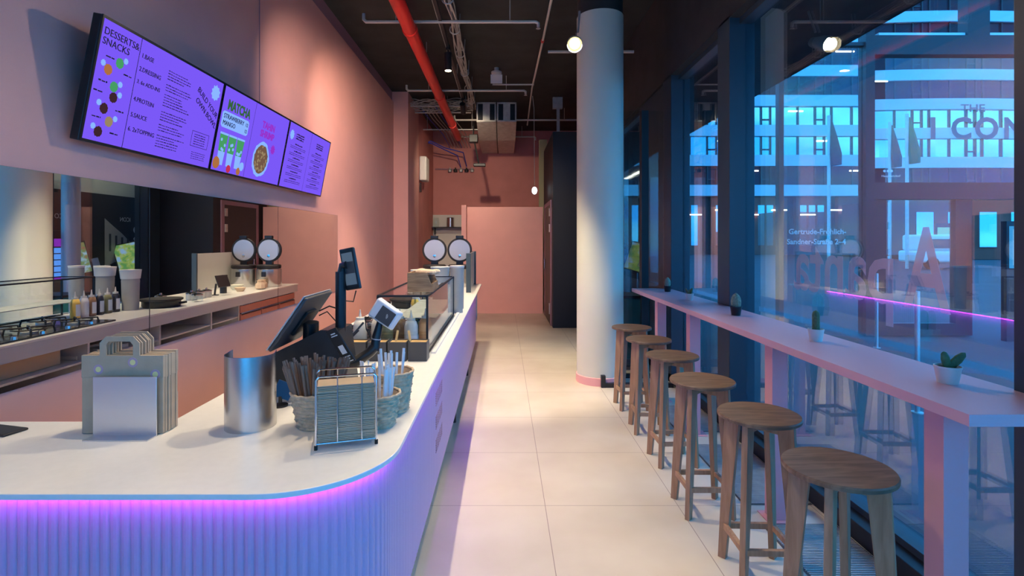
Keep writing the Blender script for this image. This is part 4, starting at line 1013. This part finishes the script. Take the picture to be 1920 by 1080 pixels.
# ICON lobby beside the shop
struct(G().box(2.6,2.68,8.0,10.3,0,2.40),'wall_lobby','blackm',smooth=False)
struct(G().box(2.6,2.68,8.0,10.3,2.40,2.75),'trim_13','frost',smooth=False)
struct(G().box(2.14,2.68,7.8,10.3,2.75,2.8),'ceiling_lobby','frost',smooth=False)
for i,y in enumerate((8.3,8.9,9.5)):
    G().box(2.25,2.31,y,y+.45,2.735,2.75).build('ceiling_tube_light','lampsoft',label='white ceiling light strip in the lobby, '+('nearest','middle','farthest')[i]+' of three',cat='ceiling light',smooth=False)
T=frame((2.598,10.0,1.92),(0,-1,0),(0,0,1))
sg=thing('lobby_sign','white lettering with arrow and info symbol on the black lobby wall','sign',(2.59,9.6,1.8))
G().text('ICON',.11,TT(T,.02,.02)).build('sign_lettering','sign',sg,smooth=False)
G().text('ICON',.11,TT(T,1.52,.02)).build('sign_lettering','sign',sg,smooth=False)
G().lathe([(.065,0),(.065,.002)],(.13-.25,-.13,0),24,T=T).build('info_disc','sign',sg)
G().tube([(-.16,-.30,.003),(-.06,-.30,.003)],.008,6,T=T).tube([(-.09,-.27,.003),(-.06,-.30,.003),(-.09,-.33,.003)],.008,6,T=T).build('arrow','sign',sg)
ph=thing('photo_print','large pale black and white print on the black lobby wall','print',(2.59,9.6,1.4))
T=frame((2.597,10.05,1.12),(0,-1,0),(0,0,1))
G().prism([(.0,.38),(.0,.25),(.72,.0),(.72,.86),(.5,.72),(.3,.60),(.0,.38)][:6],0,.002,T=T).build('print_sheet','frost',ph,smooth=False)
g=G()
for k in range(4): g.box(.12+k*.15,.17+k*.15,.28,.5+.03*k,.002,.004,T=T)
g.build('print_windows','plasticg',ph,smooth=False)
t=thing('lobby_pillar','slim round pale pillar in the lobby before the sign wall','pillar',(2.27,8.2,0)); G().lathe([(.12,0),(.12,2.75)],(2.27,8.2,0),32).build('shaft','frost',t)
def kiosk(x,y,m_,label):
    t=thing('order_kiosk',label,'kiosk',(x,y,0),group='tilted screens in the lobby')
    G().box(x-.05,x+.05,y-.05,y+.05,0,1.05).build('pedestal','plastic',t,bevel=.005)
    G().box(x-.15,x+.15,y-.15,y+.15,0,.02).build('foot','plastic',t)
    T=frame((x-.16,y+.06,1.10),(.8,-.55,-.24),(.35,.1,.93))
    G().box(-.02,.36,-.02,.52,-.03,0,T=T).build('screen_body','plastic',t,bevel=.004)
    G().box(.0,.34,.0,.50,0,.002,T=T).build('screen_picture',m_,t,smooth=False)
    G().box(-.12,-.03,.05,.20,-.03,.01,T=T).build('card_reader','cardw',t,bevel=.005)
kiosk(2.42,8.55,M['kiosk'],'tilted kiosk screen showing a green salad picture in the lobby'); kiosk(2.35,9.65,M['kiosk2'],'tilted kiosk screen with a yellow picture in the lobby')
t=thing('menu_totem','upright totem screen with purple header and blue tiles','totem',(2.5,8.05,0))
G().box(2.42,2.56,7.86,8.22,0,1.75).build('housing','plastic',t,bevel=.005)
g=G()
for r_ in range(5):
    for c_ in range(2): g.box(2.415,2.42,7.88+c_*.165,8.035+c_*.165,1.02+r_*.095,1.10+r_*.095)
g.build('menu_tiles','scr2',t,smooth=False); G().box(2.415,2.42,7.88,8.20,1.50,1.62).build('header','scrmag',t,smooth=False)
# office building opposite
B=thing('office_building','large office block with curved blue-lit white bands and window rows','building',(36,60,0))
path=[(8,58.0),(39.3,58.0),(39.4,60.2)]+[(39.4+ (i*3.0), 60.2+ .018*(i-4)**2*3-.86+1.1*0) for i in range(1,13)]
def band(g,z0,z1,off):
    for i in range(len(path)-1):
        (xa,ya),(xb,yb)=path[i],path[i+1]
        g.hexa([(xa,ya+off,z0),(xb,yb+off,z0),(xb,yb+off+.8,z0),(xa,ya+off+.8,z0)],[(xa,ya+off,z1),(xb,yb+off,z1),(xb,yb+off+.8,z1),(xa,ya+off+.8,z1)])
random.seed(3)
for k in range(8):
    z=6.40+k*3.26
    g=G(); band(g,z,z+1.2,0); g.build('spandrel_band','spandrel',B,smooth=False)
    g=G(); 
    for i in range(len(path)-1):
        (xa,ya),(xb,yb)=path[i],path[i+1]; z0=z+1.2; z1=z+3.26
        if xb-xa<.5: continue
        g.add([(xa,ya+.35,z0),(xb,yb+.35,z0),(xb,yb+.35,z1),(xa,ya+.35,z1)],[(0,1,2,3)])
    fl=g.build('window_row','facglass' if k in (1,2) else 'facdim',B,smooth=False)  # one glass in two copies: brightened sky-reflecting rows, darkened others
    g=G(); x=8.5; j=0
    while x<74:
        for i in range(len(path)-1):
            if path[i][0]<=x<path[i+1][0]:
                f=(x-path[i][0])/(path[i+1][0]-path[i][0]); y=path[i][1]+f*(path[i+1][1]-path[i][1]); break
        g.box(x,x+.13,y+.18,y+.40,z+1.2,z+3.26)
        if j%4==1: g.box(x,x+.95,y+.22,y+.38,z+1.75,z+1.9)
        x+= (1.9,1.0,.8,2.2)[j%4]; j+=1
    g.build('mullions','portal',fl,smooth=False)
for i in range(16):
    k=(i*3)%7; x=14+i*1.65+random.uniform(0,1); z=6.4+k*3.26+2.7
    G().box(x,x+random.uniform(1.5,2.6),58.25,58.34,z,z+.13).build('office_light','lampsoft',B,smooth=False)
G().box(8,39,58.9,62,0,6.4).box(8,39,59.4,75,6.4,34).box(39,78,63,75,0,34).build('core_wall','facdark',B,smooth=False)
g=G(); 
for i in range(14):
    g.box(9+i*4.6,12.3+i*4.6,58.3,58.9,0,6.3)
g.build('ground_floor_wall','facred',B,smooth=False)
g=G()
for i in range(14):
    for q in range(3): g.box(9.4+i*4.6+q*.95,10.1+i*4.6+q*.95,58.25,58.3,1.0,5.4)
g.build('shop_window','facglass',B,smooth=False)
for i in range(7): G().box(20+i*3.1,21.6+i*3.1,58.1,58.2,4.3+.5*(i%2),4.42+.5*(i%2)).build('shopfront_light','lampsoft',B,smooth=False)
# entrance portal outside, with lettering
P=thing('entrance_portal','dark framed glass entrance portal with grey THE ICON lettering','portal',(7.6,9,0))
g=G().box(6.05,6.20,8.9,9.1,0,7.6).box(6.20,9.6,8.9,9.1,4.70,5.02).box(6.20,9.6,8.9,9.1,2.28,2.56).box(7.75,8.12,8.9,9.1,5.02,7.6)
g.box(6.20,6.42,8.94,9.06,0,2.28).box(7.58,7.72,8.94,9.06,0,2.28).box(7.72,7.86,8.94,9.06,0,2.28).box(6.42,7.58,8.94,9.06,0,.2)
g.build('frame','portal',P,smooth=False)
G().box(6.45,8.0+1.6,8.99,9.01,2.56,4.70).box(6.42,7.58,8.99,9.01,.2,2.28).box(4.7,6.05,8.99,9.01,0,4.9).build('glass_pane','glass',P,smooth=False)
G().box(6.3,7.75,8.95,9.05,5.02,5.08).box(8.12,9.6,8.95,9.05,5.02,5.08).build('sill','sign',P,smooth=False)
G().box(4.62,4.70,8.94,9.06,0,4.9).box(4.70,6.05,8.94,9.06,4.86,4.92).build('side_frame','portal',P,smooth=False)
T=frame((7.70,8.98,3.76),(1,0,0),(0,0,1)); G().text('THE',.18,T,sx=1.25,bold=.003).build('small_lettering','decal',P,smooth=False)
g=G(); T=frame((7.17,8.98,3.31),(1,0,0),(0,0,1))
for ch,x in (('I',0),('C',.36),('O',.76),('N',1.24)): g.text(ch,.50,TT(T,x,0),ext=.001,bold=.016)
g.build('large_lettering','decal',P,smooth=False)
T=frame((4.80,8.98,1.70),(1,0,0),(0,0,1))
G().text('Gertrude-Fröhlich-',.125,T,bold=.003).text('Sandner-Straße 2–4',.125,TT(T,-.03,-.17),bold=.003).build('address_lettering','decalw',P,smooth=False)
T=frame((6.30,8.89,2.65),(1,0,0),(0,0,1))
G().text('Hauptbahnhof',.055,T).lathe([(.022,0),(.022,.002)],(.05,.10,0),12,T=T).lathe([(.022,0),(.022,.002)],(.11,.10,0),12,T=T).lathe([(.022,0),(.022,.002)],(.17,.10,0),12,T=T).build('station_lettering','sign',P,smooth=False)
g=G()
for z in (.55,1.0,1.45,1.9): g.box(6.43,6.46,8.92,8.94,z,z+.33)
g.build('handle_marks','sign',P,smooth=False)
# slim steel posts, flagpoles, street things
for i,(x,y,h_,l) in enumerate(((3.88,5.0,1.12,'slim bright steel bollard just outside the big window'),(5.6,8.0,1.1,'slim steel bollard before the entrance portal'))):
    t=thing('bollard',l,'bollard',(x,y,-.02)); G().tube([(x,y,-.02),(x,y,h_)],.022,12).build('post','steelflat',t); G().lathe([(.05,0),(.05,.01)],(x,y,-.02),16).build('base','galv',t)
for i,(x,y,top,l) in enumerate(((18.3,30,8.6,'left flagpole with furled flag in front of the office block'),(22.7,30,8.7,'middle flagpole with furled flag seen beside the portal post'),(23.9,33,8.9,'right flagpole with a thin furled flag'))):
    t=thing('flagpole',l,'flagpole',(x,y,-.02),group='flagpoles before the office block')
    G().tube([(x,y,-.02),(x,y,top)],.09,10).build('pole','galv',t)
    G().tube([(x+.1,y,top-.2),(x+.22,y,top-1.2),(x+.32,y,top-2.2),(x+.38,y,top-2.8)],[.06,.22,.36,.30],7).build('flag',mat('furled_flag_cloth_%d'%i,((.12,.03,.04),(.06,.12,.04),(.12,.04,.05))[i],.8),t)
t=thing('delivery_van','white delivery van parked across the street','van',(24.5,30,-.02))
G().box(22.9,25.6,29.2,31,.35,1.0).box(23.1,25.5,29.25,30.95,1.0,1.9).build('body','white',t,bevel=.12,seg=3); G().box(23.4,24.9,29.2,29.25,1.15,1.65).build('window','black',t)
for x in (23.5,25.1): G().tube([(x,29.15,.33),(x,29.45,.33)],.33,18).build('wheel','rubber',t)
t=thing('pharmacy_sign','pale shop window panel with a green cross','sign',(24.9,30.0+8,1)); 
G().box(31.0,32.6,38,38.1,.6,2.5).build('panel',emis('pale_teal_window_light',(.15,.7,.75),.9),t,smooth=False)
G().box(31.25,31.75,37.95,38,1.25,1.5).box(31.4,31.6,37.95,38,1.05,1.75).build('green_cross',emis('green_cross_light',(.02,.5,.1),1),t,smooth=False)
G().box(30.9,32.7,38.1,38.2,-.02,2.8).build('support','portal',t,smooth=False)
t=thing('poster_stand','blue illuminated poster stand at the right edge of the window','poster stand',(8.4,8.6,0))
G().box(8.02,8.9,8.5,8.6,-.02,1.9).build('stand','portal',t); G().box(8.06,8.86,8.48,8.5,1.15,1.82).build('poster',emis('blue_poster_light',(.05,.35,.75),1),t); G().box(8.10,8.82,8.475,8.48,1.2,1.77).build('poster_sheet',emis('pale_blue_poster_light',(.20,.50,.85),1),t)
# neighbouring brick building further right behind the street
t=thing('brick_building','low red-brown brick building far behind the portal','building',(52,44,0))
G().box(33,70,44,52,0,5.0).build('brick_wall','facred',t,smooth=False)
g=G()
for i in range(12): g.box(34+i*2.6,35.4+i*2.6,43.9,44,1.0,3.9)
g.build('window_row','facglass',t,smooth=False)
# ------------------------------------------------------------------ world, camera, view
w=bpy.data.worlds.new('dusk'); SC.world=w; w.use_nodes=True; nt=w.node_tree; L=nt.links.new
bg=nt.nodes['Background']; tc=nt.nodes.new('ShaderNodeTexCoord'); n=nt.nodes.new('ShaderNodeTexNoise'); n.inputs['Scale'].default_value=5; n.inputs['Detail'].default_value=7
mp=nt.nodes.new('ShaderNodeMapping'); mp.inputs['Scale'].default_value=(1,1,3.2); L(tc.outputs['Generated'],mp.inputs[0]); L(mp.outputs[0],n.inputs['Vector'])
cr=nt.nodes.new('ShaderNodeValToRGB'); cr.color_ramp.elements[0].color=(.02,.33,1.0,1); cr.color_ramp.elements[1].color=(.12,.62,1.0,1); cr.color_ramp.elements[0].position=.42; cr.color_ramp.elements[1].position=.66
L(n.outputs['Fac'],cr.inputs[0]); L(cr.outputs[0],bg.inputs[0]); bg.inputs[1].default_value=3.2
cam=bpy.data.cameras.new('camera'); co=bpy.data.objects.new('camera',cam); COL.objects.link(co); SC.camera=co
co.location=(0,0,EYE); co.rotation_euler=(PI/2,0,0); cam.lens=1000/1920*36; cam.sensor_width=36; cam.sensor_fit='HORIZONTAL'
cam.shift_x=16/1920; cam.shift_y=-90/1920; cam.clip_end=400; cam.clip_start=.05
SC.view_settings.view_transform='Standard'; SC.view_settings.look='None'; SC.view_settings.gamma=1; SC.view_settings.use_curve_mapping=False; SC.view_settings.exposure=0.22
